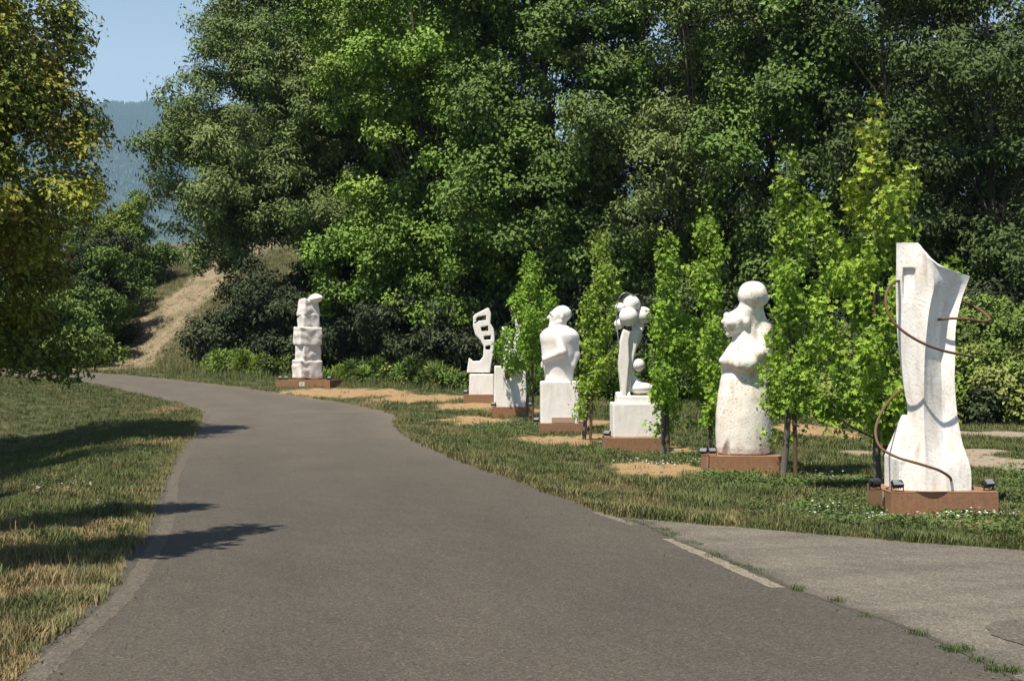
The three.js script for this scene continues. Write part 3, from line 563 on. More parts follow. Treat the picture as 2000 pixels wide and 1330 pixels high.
// 3. cluster of balls on split pillars
{
  const D = 24.0, b = steelBase(pxX(1182, D), pxX(1299, D), D, 0.95, 0.29, 'rusty steel base under the sculpture of white balls on split pillars', 0), s = F / 24.5;
  const t = thing('sculpture', 'white sculpture of balls clustered on split pillars with a wire loop', 'sculpture', [pxX(1241, 24.5), b.y, -24.5], 0, 'white stone sculptures along the road');
  const L = (X, Y) => [((1130 + X / 3.325) - 1241) / s, (855 - (520 + Y / 3.325)) / s], o = { pits: 0.15, rough: 0.0015, stain: 0.45, seed: 29 };
  part('plinth', carve((x, y, z) => box(x, y, z, [.0, .335, 0], [.48, .345, .4], .012), [-.55, -.05, -.45], [.55, .75, .45], 0.022, WHITE, o), M.marble, t);
  part('step', carve((x, y, z) => Math.min(box(x, y, z, [-.06, .745, .02], [.33, .075, .3], .01), box(x, y, z, [-.26, .84, .1], [.14, .05, .16], .01)), [-.45, .64, -.4], [.4, .95, .4], 0.018, WHITE, o), M.marble, t);
  const P1 = [L(285, 418), L(330, 440), L(318, 500), L(322, 620), L(300, 858), L(274, 850), L(250, 640), L(262, 500)], P2 = [L(300, 425), L(400, 432), L(370, 540), L(345, 640), L(335, 720), L(331, 866), L(297, 858), L(312, 620), L(302, 480)], P3 = [L(360, 425), L(418, 410), L(408, 485), L(372, 560), L(352, 640), L(365, 720), L(430, 770), L(335, 790), L(330, 640)];
  part('left_pillar', carve((x, y, z) => slab(x, y, z, P1, .02, .3, .02), [-.36, .8, -.1], [.1, 2.25, .4], 0.018, CREAM, o), M.marble, t);
  part('front_pillar', carve((x, y, z) => slab(x, y, z, P2, -.05, .2, .02), [-.3, .8, -.2], [.3, 2.25, .3], 0.018, CREAM, o), M.marble, t);
  part('rear_pillar', carve((x, y, z) => slab(x, y, z, P3, -.3, .05, .02), [-.25, .9, -.4], [.4, 2.25, .15], 0.02, CREAM, o), M.marble, t);
  for (const [X, Y, r, z] of [[345, 252, 50, .02], [320, 340, 55, .2], [425, 327, 50, -.05], [268, 275, 27, .06], [264, 385, 30, .06], [385, 650, 37, .1], [390, 405, 36, -.1]]) {
    const [x, y] = L(X, Y), ico = new THREE.IcosahedronGeometry(r * 1.12 / 3.325 / s, 14); ico.deleteAttribute('uv'); ico.deleteAttribute('normal');
    const bg = mergeVertices(ico, 1e-5); bg.computeVertexNormals(); const q = part('ball', stone(bg, WHITE, { pits: 0.1, rough: 0.001, seed: X }), M.marble, t); q.position.set(x, y, z);
  }
  const [ex, ey] = L(410, 800), [mx, my] = L(350, 770);
  part('bowl', carve((x, y, z) => smin(ell(x, y, z, [ex, ey, .05], [.24, .115, .2]), cap(x, y, z, [mx, my + .1, .0], [ex - .1, ey, .05], .07, .1), .08), [-.3, .7, -.25], [.55, 1.4, .35], 0.02, WHITE, o), M.marble, t);
  const loop = [[262, 590], [250, 480], [245, 350], [248, 265], [270, 205], [305, 182], [335, 190], [365, 215]].map(([X, Y], i) => { const [x, y] = L(X, Y); return V(x, y, i < 2 ? .27 : .12); });
  part('wire_loop', tube(new THREE.CatmullRomCurve3(loop).getPoints(40), .011, .011, 6), std(lin(.2, .21, .23), .4, { metalness: .6 }), t);
  part('inner_wire', tube(new THREE.CatmullRomCurve3(loop.map((p, i) => p.clone().add(V(i < 3 ? .0 : .035 + .006 * i, i < 3 ? 0 : -.02, -.04)))).getPoints(40), .009, .009, 6), std(lin(.05, .05, .055), .5), t);
  spots.push([V(pxX(1186, 24.1), b.y, -24.12), .6, 'black floodlight on the left end of the base under the ball cluster', 1.25]);
}
// 4. bust of a man on a tall plinth
{
  const D = 30.5, b = steelBase(pxX(1053, D), pxX(1147, D), D, 0.95, 0.26, 'rusty steel base under the white half-length figure of a man', 0), s = F / 31;
  const t = thing('sculpture', 'smooth white half-length figure of a man looking left on a tall plinth', 'sculpture', [pxX(1092, 31), b.y, -31], 0, 'white stone sculptures along the road');
  part('plinth', carve((x, y, z) => box(x, y, z, [0, .515, 0], [.475, .535, .4], .012), [-.55, -.05, -.46], [.55, 1.12, .46], 0.025, WHITE, { pits: .15, rough: .002, stain: .5, seed: 41 }), M.marble, t);
  const pl = part('plaque', new RoundedBoxGeometry(.56, .13, .02, 2, .005), std(lin(.36, .25, .2), .6), t); pl.position.set(.08, .085, .415);
  const Wd = [[1.0, .36], [1.2, .365], [1.45, .4], [1.75, .44], [2.05, .46], [2.2, .44], [2.32, .36], [2.42, .2]];
  const f = (x, y, z) => {
    const q = Math.min(y, 2.4); let d = (Math.hypot(x * 1, z / 0.72) - prof(Wd, q)) * 0.75; d = Math.max(d, 1.02 - y, y - 2.42);
    d = smin(d, ell(x, y, z, [.02, 2.18, 0], [.45, .24, .3]), .12);
    d = smin(d, cap(x, y, z, [-.02, 2.12, .24], [.06, 1.78, .33], .13, .12), .06); d = smin(d, cap(x, y, z, [.06, 1.78, .33], [-.36, 1.6, .24], .115, .08), .035);
    for (let k = 0; k < 4; k++) d = smin(d, cap(x, y, z, [-.36, 1.62 - k * .04, .26 - k * .02], [-.445, 1.5 - k * .035, .16], .03, .024), .02);
    d = smin(d, cap(x, y, z, [-.36, 1.64, .22], [-.43, 1.66, .12], .03, .02), .02);
    d = smin(d, cap(x, y, z, [.36, 2.1, 0], [.42, 1.7, .02], .13, .1), .08); d = smin(d, cap(x, y, z, [.42, 1.7, .02], [.34, 1.45, .1], .1, .08), .06);
    d = smin(d, cap(x, y, z, [.04, 2.3, 0], [.03, 2.55, 0], .16, .155), .06);
    d = smin(d, ell(x, y, z, [.05, 2.72, 0], [.235, .215, .185]), .05);       // skull
    d = smin(d, ell(x, y, z, [-.07, 2.63, 0], [.165, .2, .145]), .05);          // face
    d = smin(d, cap(x, y, z, [-.215, 2.72, 0], [-.275, 2.645, 0], .025, .036), .025); d = smin(d, cap(x, y, z, [-.2, 2.755, .09], [-.2, 2.755, -.09], .035, .035), .03);
    d = smin(d, sph(x, y, z, [-.19, 2.475, 0], .065), .05); d = smin(d, cap(x, y, z, [-.215, 2.575, .035], [-.215, 2.575, -.035], .028, .028), .02); d = smin(d, cap(x, y, z, [-.21, 2.54, .03], [-.21, 2.54, -.03], .028, .028), .015);
    d = smin(d, cap(x, y, z, [-.17, 2.48, .06], [.05, 2.54, .14], .05, .05), .05);
    d = Math.max(d, -sph(x, y, z, [-.205, 2.705, .085], .034)); d = smin(d, sph(x, y, z, [-.165, 2.7, .1], .036), .015);
    d = smin(d, ell(x, y, z, [.07, 2.67, .185], [.045, .075, .025]), .015);
    const hair = ell(x, y, z, [.085, 2.745, 0], [.235, .21, .2]) - .006 * n3(x * 18, y * 10, z * 18); d = smin(d, hair, .012);
    return d;
  };
  part('figure', carve(f, [-.6, .98, -.5], [.62, 3.02, .55], 0.0175, WHITE, { pits: .06, rough: .0012, stain: .35, seed: 43 }), M.marble, t);
  spots.push([V(pxX(1048, 30.7), b.y, -30.66), .5, 'black floodlight at the left corner of the base under the white man', 1.3]);
}
// 5. cut block with a swooping horn and dark polished stones
{
  const D = 36.5, b = steelBase(pxX(961, D), pxX(1039, D), D, 0.95, 0.3, 'rusty steel base under the white block with dark polished stones', 0), s = F / 37;
  const t = thing('sculpture', 'white cut block with a curved horn and dark polished stones', 'sculpture', [pxX(997, 37), b.y, -37], 0, 'white stone sculptures along the road');
  const L = (X, Y) => [((880 + X / 4.43) - 997) / s, (793 - (560 + Y / 4.43)) / s], o = { pits: .15, rough: .002, stain: .45, seed: 51 };
  const A = [L(380, 680), L(478, 680), L(476, 770), L(500, 835), L(538, 920), L(553, 1040), L(375, 1040)], B = [L(470, 760), L(520, 700), L(590, 690), L(650, 730), L(665, 1040), L(470, 1040)];
  part('block', carve((x, y, z) => Math.min(slab(x, y, z, A, -.3, .36, .015), slab(x, y, z, B, -.36, .12, .03)), [-.6, -.06, -.45], [.62, 1.35, .45], .024, WHITE, o), M.marble, t);
  const q = (X, Y, z) => [...L(X, Y), z];
  part('horn', carve((x, y, z) => {
    let d = ell(x, y, z, q(525, 590, .02), [.235, .32, .26]); d = smin(d, cap(x, y, z, q(500, 520, .02), q(560, 640, .05), .14, .2), .1); d = smin(d, cap(x, y, z, q(500, 640, .1), q(590, 640, .0), .17, .16), .1);
    d = smin(d, cap(x, y, z, q(525, 500, 0), q(480, 410, 0), .085, .07), .06); d = smin(d, cap(x, y, z, q(480, 410, 0), q(452, 352, .02), .07, .035), .03);
    d = smin(d, cap(x, y, z, q(560, 500, -.05), q(590, 390, -.08), .09, .06), .08); d = smin(d, cap(x, y, z, q(590, 390, -.08), q(545, 215, -.05), .06, .03), .04); return d;
  }, [-.55, .9, -.4], [.6, 2.9, .45], .022, WHITE, o), M.marble, t);
  const dark = std(lin(.075, .03, .028), .2);
  for (const [X, Y, z, r, tilt] of [[540, 648, .25, [.2, .12, .1], .5], [505, 738, .34, [.12, .2, .12], -.35], [530, 190, -.04, [.085, .08, .08], 0]]) { const [x, y] = L(X, Y), m = part('dark_stone', new THREE.SphereGeometry(1, 32, 20).scale(...r), dark, t, 'dark red-brown polished oval stone'); m.position.set(x, y, z); m.rotation.z = tilt; }
  spots.push([V(pxX(964, 36.7), b.y, -36.66), .5, 'black floodlight on the left end of the base under the block with dark stones', 1.3], [V(pxX(1034, 36.8), b.y, -36.72), -.4, 'black floodlight on the right end of the base under the block with dark stones', 1.2]);
}
// 6. curved form with ladder-like slots
{
  const D = 42.3, b = steelBase(pxX(905, D), pxX(972, D), D, 0.95, 0.3, 'rusty steel base under the white ladder-like curve', 0), s = F / 42.8;
  const t = thing('sculpture', 'white curved stone with ladder-like slots on a plain plinth', 'sculpture', [pxX(940, 42.8), b.y, -42.8], 0, 'white stone sculptures along the road');
  const L = (X, Y) => [((880 + X / 4.43) - 940) / s, (770 - (560 + Y / 4.43)) / s], o = { pits: .15, rough: .002, stain: .5, seed: 61 };
  part('plinth', carve((x, y, z) => slab(x, y, z, [L(166, 755), L(376, 755), L(376, 942), L(162, 942)], -.36, .36, .012), [-.6, -.06, -.42], [.6, .9, .42], .025, WHITE, o), M.marble, t);
  const C = [[160, 614], [195, 645], [255, 642], [284, 600], [287, 520], [262, 470], [215, 420], [196, 345], [196, 300], [196, 262], [215, 240], [330, 180], [352, 235], [346, 320], [376, 372], [383, 450], [375, 560], [355, 660], [340, 764], [140, 750]].map((q) => L(...q));
  const holes = [[[218, 285], [232, 263], [306, 248], [308, 292], [225, 298]], [[262, 352], [325, 338], [330, 384], [268, 386]], [[286, 430], [348, 422], [348, 460], [292, 462]], [[300, 515], [346, 507], [345, 545], [305, 546]], [[205, 312], [236, 296], [240, 306], [208, 324]]].map((h) => h.map((q) => L(...q)));
  part('curve', carve((x, y, z) => { let d = slab(x, y, z, C, -.26, .26, .025); for (const h of holes) d = Math.max(d, -poly2(x, y, h)); return d; }, [-.75, .75, -.34], [.5, 3.0, .34], .024, WHITE, o), M.marble, t);
  spots.push([V(pxX(910, 42.5), b.y, -42.45), .5, 'black floodlight on the left end of the base under the ladder-like curve', 1.4]);
}
// 7. stack of folded blocks
{
  const D = 49.6, s = F / 50.6, x0 = pxX(600, 50.6), b = steelBase(pxX(541, D), pxX(650, D), D, 2.0, .3, 'long rusty steel base with a white plate, under the stack of stone blocks', -.1);
  const t = thing('sculpture', 'stack of five folded white stone blocks with a flat pebble on top', 'sculpture', [x0, b.y, -50.6], 0, 'white stone sculptures along the road');
  const B = [[380, 726, 925, 1124], [414, 706, 742, 940], [390, 724, 566, 768], [436, 696, 408, 595], [424, 697, 260, 446]];
  B.forEach(([xa, xb, ya, yb], k) => {
    const cx = ((xa + xb) / 2 / 5.54 + 500 - 600) / s, hw = (xb - xa) / 2 / 5.54 / s, y1 = (1122 - ya) / 5.54 / s, y0 = (1122 - yb) / 5.54 / s, cy = (y0 + y1) / 2, hh = (y1 - y0) / 2, yaw = .62 + .1 * Math.sin(k * 2), c = Math.cos(yaw), n = Math.sin(yaw), e = hw / (c + n * .8);
    part('stone_block', carve((x, y, z) => {
      const px = x - cx, py = y - cy, lx = px * c - z * n, lz = px * n + z * c, taper = k === 4 ? 1 - .2 * clamp((py + hh) / (2 * hh), 0, 1) : 1, wave = .02 * n3(lx * 2.2 + k * 7, py * 1.4, lz * 2.2) + .013 * Math.sin(py * 15 + lx * 5 + 2.2 * n2(lx * 2 + k, py)) * sst(-.2, .5, n3(lx * 1.3 + k * 5, py * 1.3, lz * 1.3));
      const sag = py + (k % 2 ? .12 * Math.abs(lx) : -.07 * Math.abs(lx - .1)) - .03; return box(lx / taper, sag, lz / taper, [0, 0, 0], [e, hh, e * .8], .065) * .9 + wave;
    }, [cx - hw - .25, cy - hh - .25, -hw - .3], [cx + hw + .25, cy + hh + .25, hw + .3], .032, PINKISH, { pits: .12, rough: .002, stain: .4, seed: 70 + k }), M.marble, t);
  });
  const px = (638 / 5.54 + 500 - 600) / s, py = (1122 - 243) / 5.54 / s;
  part('pebble', carve((x, y, z) => { const a = x - px, bq = y - py, u = a * .985 + bq * .17, v = bq * .985 - a * .17; return Math.max(sph(u, v, z, [0, -.16, 0], .34), sph(u, v, z, [0, .2, 0], .37)) - .02; }, [px - .5, py - .3, -.5], [px + .5, py + .3, .5], .022, [.86, .85, .83], { pits: 0, rough: .001, stain: .2, seed: 77 }), M.marble, t);
  const plate = thing('sign', 'small white label plate on the long base under the stacked blocks', 'sign', [pxX(590, D - .02), b.y - .16, -D + .1]); plate.rotation.y = -.1; part('plate', new RoundedBoxGeometry(.22, .16, .014, 2, .004), std(lin(.6, .58, .52), .5), plate); const ln = part('text_lines', mergeGeometries([0, 1, 2].map((i) => new THREE.BoxGeometry(.13 - .02 * i, .012, .004).translate(-.01, .035 - .035 * i, .008))), std(lin(.08, .08, .08), .7), plate); 
  spots.push([V(pxX(547, 49.8), b.y, -49.8), .3, 'leftmost black floodlight on the long base under the stacked blocks', 1.4], [V(pxX(558, 49.9), b.y, -49.9), -.2, 'black floodlight left of the stacked blocks, nearer to the stack', 1.4], [V(pxX(643, 50), b.y, -49.95), .1, 'black floodlight on the right end of the long base under the stacked blocks', 1.3]);
}
{ // one floodlight, then copies
  const make = (p, label) => {
    const t = thing('floodlight', label, 'floodlight', p, 0, 'black floodlights on the steel bases');
    const h = part('housing', mergeGeometries([new RoundedBoxGeometry(.13, .085, .05, 2, .01), ...[-2, -1, 0, 1, 2].map((i) => new RoundedBoxGeometry(.008, .07, .03, 1, .003).translate(i * .022, 0, -.035))].map((q) => q.index ? q.toNonIndexed() : q)), M.black, t);
    h.position.set(0, .085, 0); h.rotation.x = -.75;
    const gl = part('glass', new RoundedBoxGeometry(.112, .068, .006, 1, .002), M.lens, h); gl.position.z = .027;
    part('bracket', mergeGeometries([new RoundedBoxGeometry(.006, .09, .018, 1, .002).translate(-.072, .045, 0), new RoundedBoxGeometry(.006, .09, .018, 1, .002).translate(.072, .045, 0), new RoundedBoxGeometry(.15, .006, .022, 1, .002).translate(0, .004, 0)]), M.black, t);
    return t;
  };
  const first = make([0, 0, 0], spots[0][2]);
  spots.forEach(([p, r, l, s], i) => { const o = i ? first.clone() : first; if (i) { o.name = numbered('floodlight'); scene.add(o); o.userData = { ...first.userData, label: l }; } o.position.copy(p); o.rotation.y = Math.PI + r; o.scale.setScalar(s * .86); });
}

// ---------------------------------------------------------------- trees
const SP = {
  oak: spray(10, 0.3, ovalLeaf(0.25, 0.1), 101, { droop: 0.6 }), maple: spray(10, 0.3, ovalLeaf(0.21, 0.16), 102, { droop: 0.4 }), ash: spray(10, 0.28, ovalLeaf(0.2, 0.095), 103, { droop: 0.5 }),
  lobed: spray(9, 0.19, ovalLeaf(0.12, 0.075), 104, { droop: 0.35 }), bramble: spray(9, 0.18, ovalLeaf(0.11, 0.085), 105, { droop: 0.25 }), star: spray(5, 0.13, starLeaf(0.076), 106, { droop: 0.75, along: 0.9, size: 0.3 }), weed: spray(10, 0.13, ovalLeaf(0.24, 0.035), 107, { droop: -0.5 }),
};
const GRAYGREEN = [[0.112, 0.162, 0.041], [0.127, 0.178, 0.048], [0.097, 0.144, 0.036], [0.143, 0.190, 0.056]], BRIGHT = [[0.112, 0.200, 0.023], [0.139, 0.236, 0.028], [0.094, 0.173, 0.021], [0.165, 0.253, 0.034]], MID = [[0.081, 0.143, 0.022], [0.094, 0.160, 0.026], [0.070, 0.122, 0.019], [0.112, 0.178, 0.030]], DARK = [[0.047, 0.078, 0.018], [0.056, 0.090, 0.021], [0.039, 0.069, 0.015], [0.064, 0.100, 0.024]], OLIVE = [[0.177, 0.196, 0.022], [0.218, 0.217, 0.027], [0.117, 0.153, 0.020], [0.243, 0.227, 0.032]], SHADE_TONED = [[0.019, 0.028, 0.010], [0.023, 0.032, 0.013], [0.017, 0.025, 0.010]];
SP2.set(SP.oak, spray(9, .32, ovalLeaf(.2, .075), 121, { droop: .8, along: .9 })); SP2.set(SP.maple, spray(9, .34, ovalLeaf(.16, .11), 122, { droop: .7, along: .9 })); SP2.set(SP.ash, spray(9, .34, ovalLeaf(.15, .065), 123, { droop: .8, along: 1 })); SP2.set(SP.lobed, spray(8, .2, ovalLeaf(.1, .05), 124, { droop: .7, along: 1 }));
SP2.set(SP.star, spray(4, .12, starLeaf(.058), 126, { droop: .5, along: 1.2, size: .35 }));
// the big oak above the trail
makeTree('oak_tree', 'large grey-green oak overhanging the sandy trail on the bank', standAt(640, 76), [lobePx(640, 190, 250, 300, 72, 7), lobePx(500, 250, 180, 200, 69, 6), lobePx(412, 370, 105, 140, 67, 4), lobePx(580, 395, 190, 105, 67, 5), lobePx(440, 455, 75, 70, 66, 2.2), lobePx(570, 60, 150, 180, 72, 5), lobePx(680, -120, 240, 220, 74, 7)],
  { spray: SP.oak, palette: GRAYGREEN, clump: .72, bough: 1.5, per: 8, sprays: 15, cover: 1.5, trunk: .34, limbs: 40, spike: true }, 201, 'tall trees behind the sculptures');
const wall = [ // [label, px of the trunk, distance, lobes, look]
  ['bright green maple behind the ladder-like sculpture, right of the oak', 860, 61, [[850, 300, 180, 230, 60, 6], [800, 80, 180, 200, 61, 6], [900, 500, 170, 150, 58, 5], [760, 560, 150, 130, 60, 4.5]], { spray: SP.maple, palette: BRIGHT }],
  ['green maple in the middle of the tree wall, above the man', 1110, 57, [[1090, 180, 190, 240, 57, 6], [1050, 420, 170, 160, 55, 5], [1170, 520, 120, 110, 54, 4], [1020, -40, 190, 160, 58, 6]], { spray: SP.maple, palette: MID }],
  ['grey-green tree above the ball cluster, seen between two saplings', 1360, 54, [[1330, 130, 190, 230, 54, 5.5], [1290, 380, 150, 170, 52, 4.5], [1400, 520, 140, 120, 52, 4]], { spray: SP.ash, palette: GRAYGREEN, cover: 1.1 }],
  ['olive-green tree above the pitted woman', 1500, 51, [[1520, 110, 180, 230, 51, 5], [1480, 340, 150, 160, 50, 4], [1560, 520, 150, 120, 50, 3.5]], { spray: SP.maple, palette: MID, cover: 1.1 }],
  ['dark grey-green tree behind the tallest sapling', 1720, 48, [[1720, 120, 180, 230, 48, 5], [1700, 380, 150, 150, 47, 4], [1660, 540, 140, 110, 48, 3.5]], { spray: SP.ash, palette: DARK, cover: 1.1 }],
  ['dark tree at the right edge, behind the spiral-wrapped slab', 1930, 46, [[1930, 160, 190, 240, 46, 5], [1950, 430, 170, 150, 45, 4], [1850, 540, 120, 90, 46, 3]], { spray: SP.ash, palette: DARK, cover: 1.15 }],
];
wall.forEach(([label, px, d, L, o], i) => makeTree('tall_tree', label, standAt(px, d + 1.5), L.map((l) => lobePx(...l)), { clump: .66, bough: 1.55, per: 8, sprays: 15, cover: 1.25, trunk: .24, limbs: 34, spike: true, ...o }, 210 + i, 'tall trees behind the sculptures'));
const back = [  // back row: leaf colours darkened so gaps in the wall look deeply shaded
  ['shade-toned tree behind the oak and the first maple, top out of view', 740, 74, [[740, 200, 170, 260, 74, 5], [720, 480, 150, 120, 73, 4]], SHADE_TONED], ['shade-toned tree behind the two maples', 980, 70, [[980, 150, 170, 260, 70, 5], [960, 430, 160, 150, 69, 4]], SHADE_TONED], ['shade-toned tree behind the gap above the ball cluster', 1260, 66, [[1260, 40, 160, 220, 66, 4.5], [1290, 470, 150, 120, 64, 4]], SHADE_TONED],
  ['shade-toned tree behind the olive-green tree', 1440, 62, [[1430, 100, 170, 220, 62, 4.5], [1420, 420, 150, 140, 61, 4]], SHADE_TONED], ['shade-toned tree between the tallest sapling and the slab', 1630, 60, [[1630, 120, 160, 230, 60, 4.5], [1640, 430, 150, 150, 59, 4]], SHADE_TONED], ['shade-toned tree behind the right edge trees', 1830, 57, [[1830, 130, 170, 240, 57, 4.5], [1840, 430, 160, 160, 56, 4]], SHADE_TONED], ['dark tree beyond the right edge of the view', 2060, 54, [[2060, 150, 160, 250, 54, 4.5], [2040, 440, 150, 160, 54, 4]], SHADE_TONED],
];
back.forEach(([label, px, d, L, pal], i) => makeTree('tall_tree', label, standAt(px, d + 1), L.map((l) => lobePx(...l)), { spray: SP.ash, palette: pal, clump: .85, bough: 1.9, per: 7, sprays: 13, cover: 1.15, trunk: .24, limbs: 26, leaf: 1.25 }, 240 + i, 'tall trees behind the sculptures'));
// the olive-yellow tree on the left verge
makeTree('oak_tree', 'olive-yellow tree on the left whose branches hang over the grass', standAt(-110, 30), [lobePx(-330, 60, 220, 330, 30, 3.2), lobePx(-360, 220, 240, 260, 27, 3), lobePx(-150, 150, 200, 240, 28.5, 3.2), lobePx(20, 330, 165, 195, 28, 2.4), lobePx(-50, 560, 165, 160, 30.6, 2.2), lobePx(10, 672, 110, 78, 30.8, 1.4), lobePx(0, 80, 140, 210, 28.5, 2)],
  { spray: SP.lobed, palette: OLIVE, clump: .42, bough: .85, per: 8, sprays: 14, cover: 1.75, trunk: .26, limbs: 44, odd: .015, oddColor: [.2, .12, .04], floor: .9, spike: true }, 260);
// trees left of the frame, whose shadows cross the verge
[[-5.0, -9.75, 8, 'narrow tree left of the view, nearest the camera'], [-6.05, -12.1, 7.4, 'second narrow tree left of the view'], [-8.6, -15.6, 6.4, 'third narrow tree left of the view']].forEach(([x, z, h, label], i) => {
  const p = V(x, g0(x, -z), z);
  makeTree('columnar_tree', label, p, [{ c: V(x, p.y + h * .27, z), r: [.3, h * .25, .3] }, { c: V(x, p.y + h * .6, z), r: [.2, h * .26, .2] }, { c: V(x + .38, p.y + h * .48, z + .3), r: [.12, h * .22, .12] }, { c: V(x, p.y + h * .84, z), r: [.06, h * .17, .06] }], { spray: SP.lobed, palette: OLIVE, clump: .17, bough: .26, per: 4, sprays: 7, cover: 1.5, inner: .4, trunk: .1, limbs: 20 }, 270 + i, 'narrow trees in a row left of the road');
});
makeTree('oak_tree', 'round-crowned tree just left of the view, before the olive-yellow tree', V(-11.7, g0(-11.7, 20.9), -20.9), [{ c: V(-11.6, 4.4, -21), r: [1.95, 2.3, 2.1] }, { c: V(-11.5, 7.2, -21.1), r: [1.7, 1.9, 1.9] }, { c: V(-13.6, 5, -23.6), r: [2.2, 2.4, 2.2] }], { spray: SP.lobed, palette: OLIVE, clump: .42, bough: .85, per: 7, sprays: 12, cover: 1.4, trunk: .2, limbs: 24, floor: 1.6 }, 268);
// young sweetgums with their stakes
function sapling(name, label, base, h, o, seed) {
  const r = rng(seed), t = thing(name, label, 'tree', base.toArray(), 0, 'young trees between the sculptures'), P = [];
  const lean = V((r() - .5) * .2, 0, (r() - .5) * .15); for (let i = 0; i <= 12; i++) { const k = i / 12; P.push(V(lean.x * k * k + (o.lean ?? 0) * Math.min(1, k * 1.6) + .03 * n2(k * 3, seed), h * k - (i ? 0 : .1), lean.z * k * k + .03 * n2(k * 3, seed + 9))); }
  const geos = [tube(P, P.map((_, i) => .048 * h / 5 * (1 - .85 * i / 12) + .005), 0, 8)], list = [], tmp = new THREE.Color(), curve = new THREE.CatmullRomCurve3(P), n = Math.round((o.branches ?? 34) * .82), hueR = .98 + .12 * r(), hueG = .96 + .08 * r();
  const put = (p, dir, k) => { const c = o.palette[Math.floor(r() * o.palette.length)], y = sst(.55, 1, k) * (o.tip ?? .5), v = 1 + (r() - .5) * .45; list.push({ p, axis: dir.clone().multiplyScalar(.8).add(V((r() - .5) * .8, .45 + (r() - .5) * .6, (r() - .5) * .8)).normalize(), spin: r() * 6.283, s: .6 + .65 * r(), c: tmp.clone().setRGB(lerp(c[0], .3, y * r()) * v * hueR, lerp(c[1], .27, y * r()) * v * hueG, lerp(c[2], .03, y * r()) * v) }); };
  const rad = table([[0, .35], [.12, .62], [.25, .9], [.4, 1], [.56, .95], [.7, .72], [.8, .5], [.88, .34], [.95, .2], [1, .08]]);
  for (let i = 0; i < n; i++) {
    const ky = o.low + .07 + (.93 - o.low) * Math.pow((i + r() * .9) / n, .95), az = i * 2.4 + r() * 1.6, len0 = o.spread * rad(ky) * (r() < .4 ? 1.05 + .5 * r() : .25 + .6 * r()), len = len0 * lerp(1, o.left ?? 1, sst(-.1, .8, -Math.cos(az))), up = (.8 + 1.0 * r() + .5 * ky) * len0;
    const k = clamp(ky - up / h, o.low * .7, .96), s = curve.getPoint(k), tip = V(s.x + Math.cos(az) * len, h * ky, s.z + Math.sin(az) * len), mid = s.clone().lerp(tip, .5).add(V(Math.cos(az) * len * .16, -len * .12, Math.sin(az) * len * .16)), cv = new THREE.QuadraticBezierCurve3(s, mid, tip);
    geos.push(tube(cv.getPoints(5), .013 * (1.2 - k * .6), .004, 5, false));
    const m = Math.max(8, Math.round((len + up) * (o.dense ?? 54)));
    for (let j = 0; j < m; j++) { const u = .3 + .76 * (j + r()) / m, p = cv.getPoint(Math.min(1, u)), w = .115 * (1.15 - u * .3) * (o.fat ?? 1); put(p.clone().add(V((r() - .5) * 2 * w, (r() - .5) * 2 * w, (r() - .5) * 2 * w)), V(Math.cos(az), .3, Math.sin(az)), ky); }
  }
  for (let j = 0; j < (o.core ?? 40); j++) { const k = Math.min(1, o.low + .06 + (1.0 - o.low) * r()), p = curve.getPoint(k), a = r() * 6.283, w = (k > .85 ? .08 : .2) * Math.sqrt(r()); put(p.clone().add(V(Math.cos(a) * w, (r() - .3) * .15, Math.sin(a) * w)), V(Math.cos(a), .4, Math.sin(a)), k); }
  for (let i = 0; i < 4; i++) { const k = o.low * (.45 + .6 * r()), q = curve.getPoint(k), az = r() * 6.283, len = .2 + .3 * r(), tip = q.clone().add(V(Math.cos(az) * len, len * .45, Math.sin(az) * len)); geos.push(tube([q, tip], .008, .004, 5, false)); for (let j = 0; j < 9; j++) put(q.clone().lerp(tip, .5 + .6 * r()).add(V((r() - .5) * .16, (r() - .5) * .14, (r() - .5) * .16)), V(Math.cos(az), .3, Math.sin(az)), 0); }
  part('trunk', mergeGeometries(geos), M.grayBark, t);
  instanced('crown', SP.star, LM.soft, list.filter((_, i) => i % 5 < 3), t); instanced('crown', SP2.get(SP.star), LM.soft, list.filter((_, i) => i % 5 >= 3), t);
  return t;
}
const SG = [[0.189, 0.338, 0.021], [0.224, 0.377, 0.026], [0.153, 0.288, 0.019], [0.260, 0.408, 0.037]];
const young = [ // [trunk px, foot py, distance, top py, options, label]
  [1712, 16.3, 214, { low: .2, spread: .84, branches: 29, tip: .75 }, 'tallest young tree, left of the spiral-wrapped slab'],
  [1531, 18.6, 300, { low: .2, lean: .17, left: .45, spread: .6, branches: 28, tip: .35 }, 'young tree just right of the pitted woman'],
  [1385, 23.6, 418, { low: .16, spread: .6, branches: 26, tip: .2 }, 'slim young tree left of the pitted woman, beside her skirt'],
  [1296, 23.2, 462, { low: .17, lean: .06, left: .45, spread: .52, branches: 25, tip: .25 }, 'young tree right of the ball cluster, low leaves before its base'],
  [1140, 28.2, 455, { low: .17, lean: .36, left: .6, spread: .5, branches: 25, tip: .2 }, 'young tree between the man and the ball cluster'],
  [1028, 35.6, 500, { low: .34, lean: .1, spread: .85, branches: 26, tip: .25, fat: 1.5 }, 'broad young tree before the block with dark stones'],
];
young.forEach(([px, d, top, o, label], i) => { const b = standAt(px, d), h = at(px, top, d).y - b.y; sapling('young_tree', label, b, h, { palette: SG, ...o }, 300 + i * 7); });
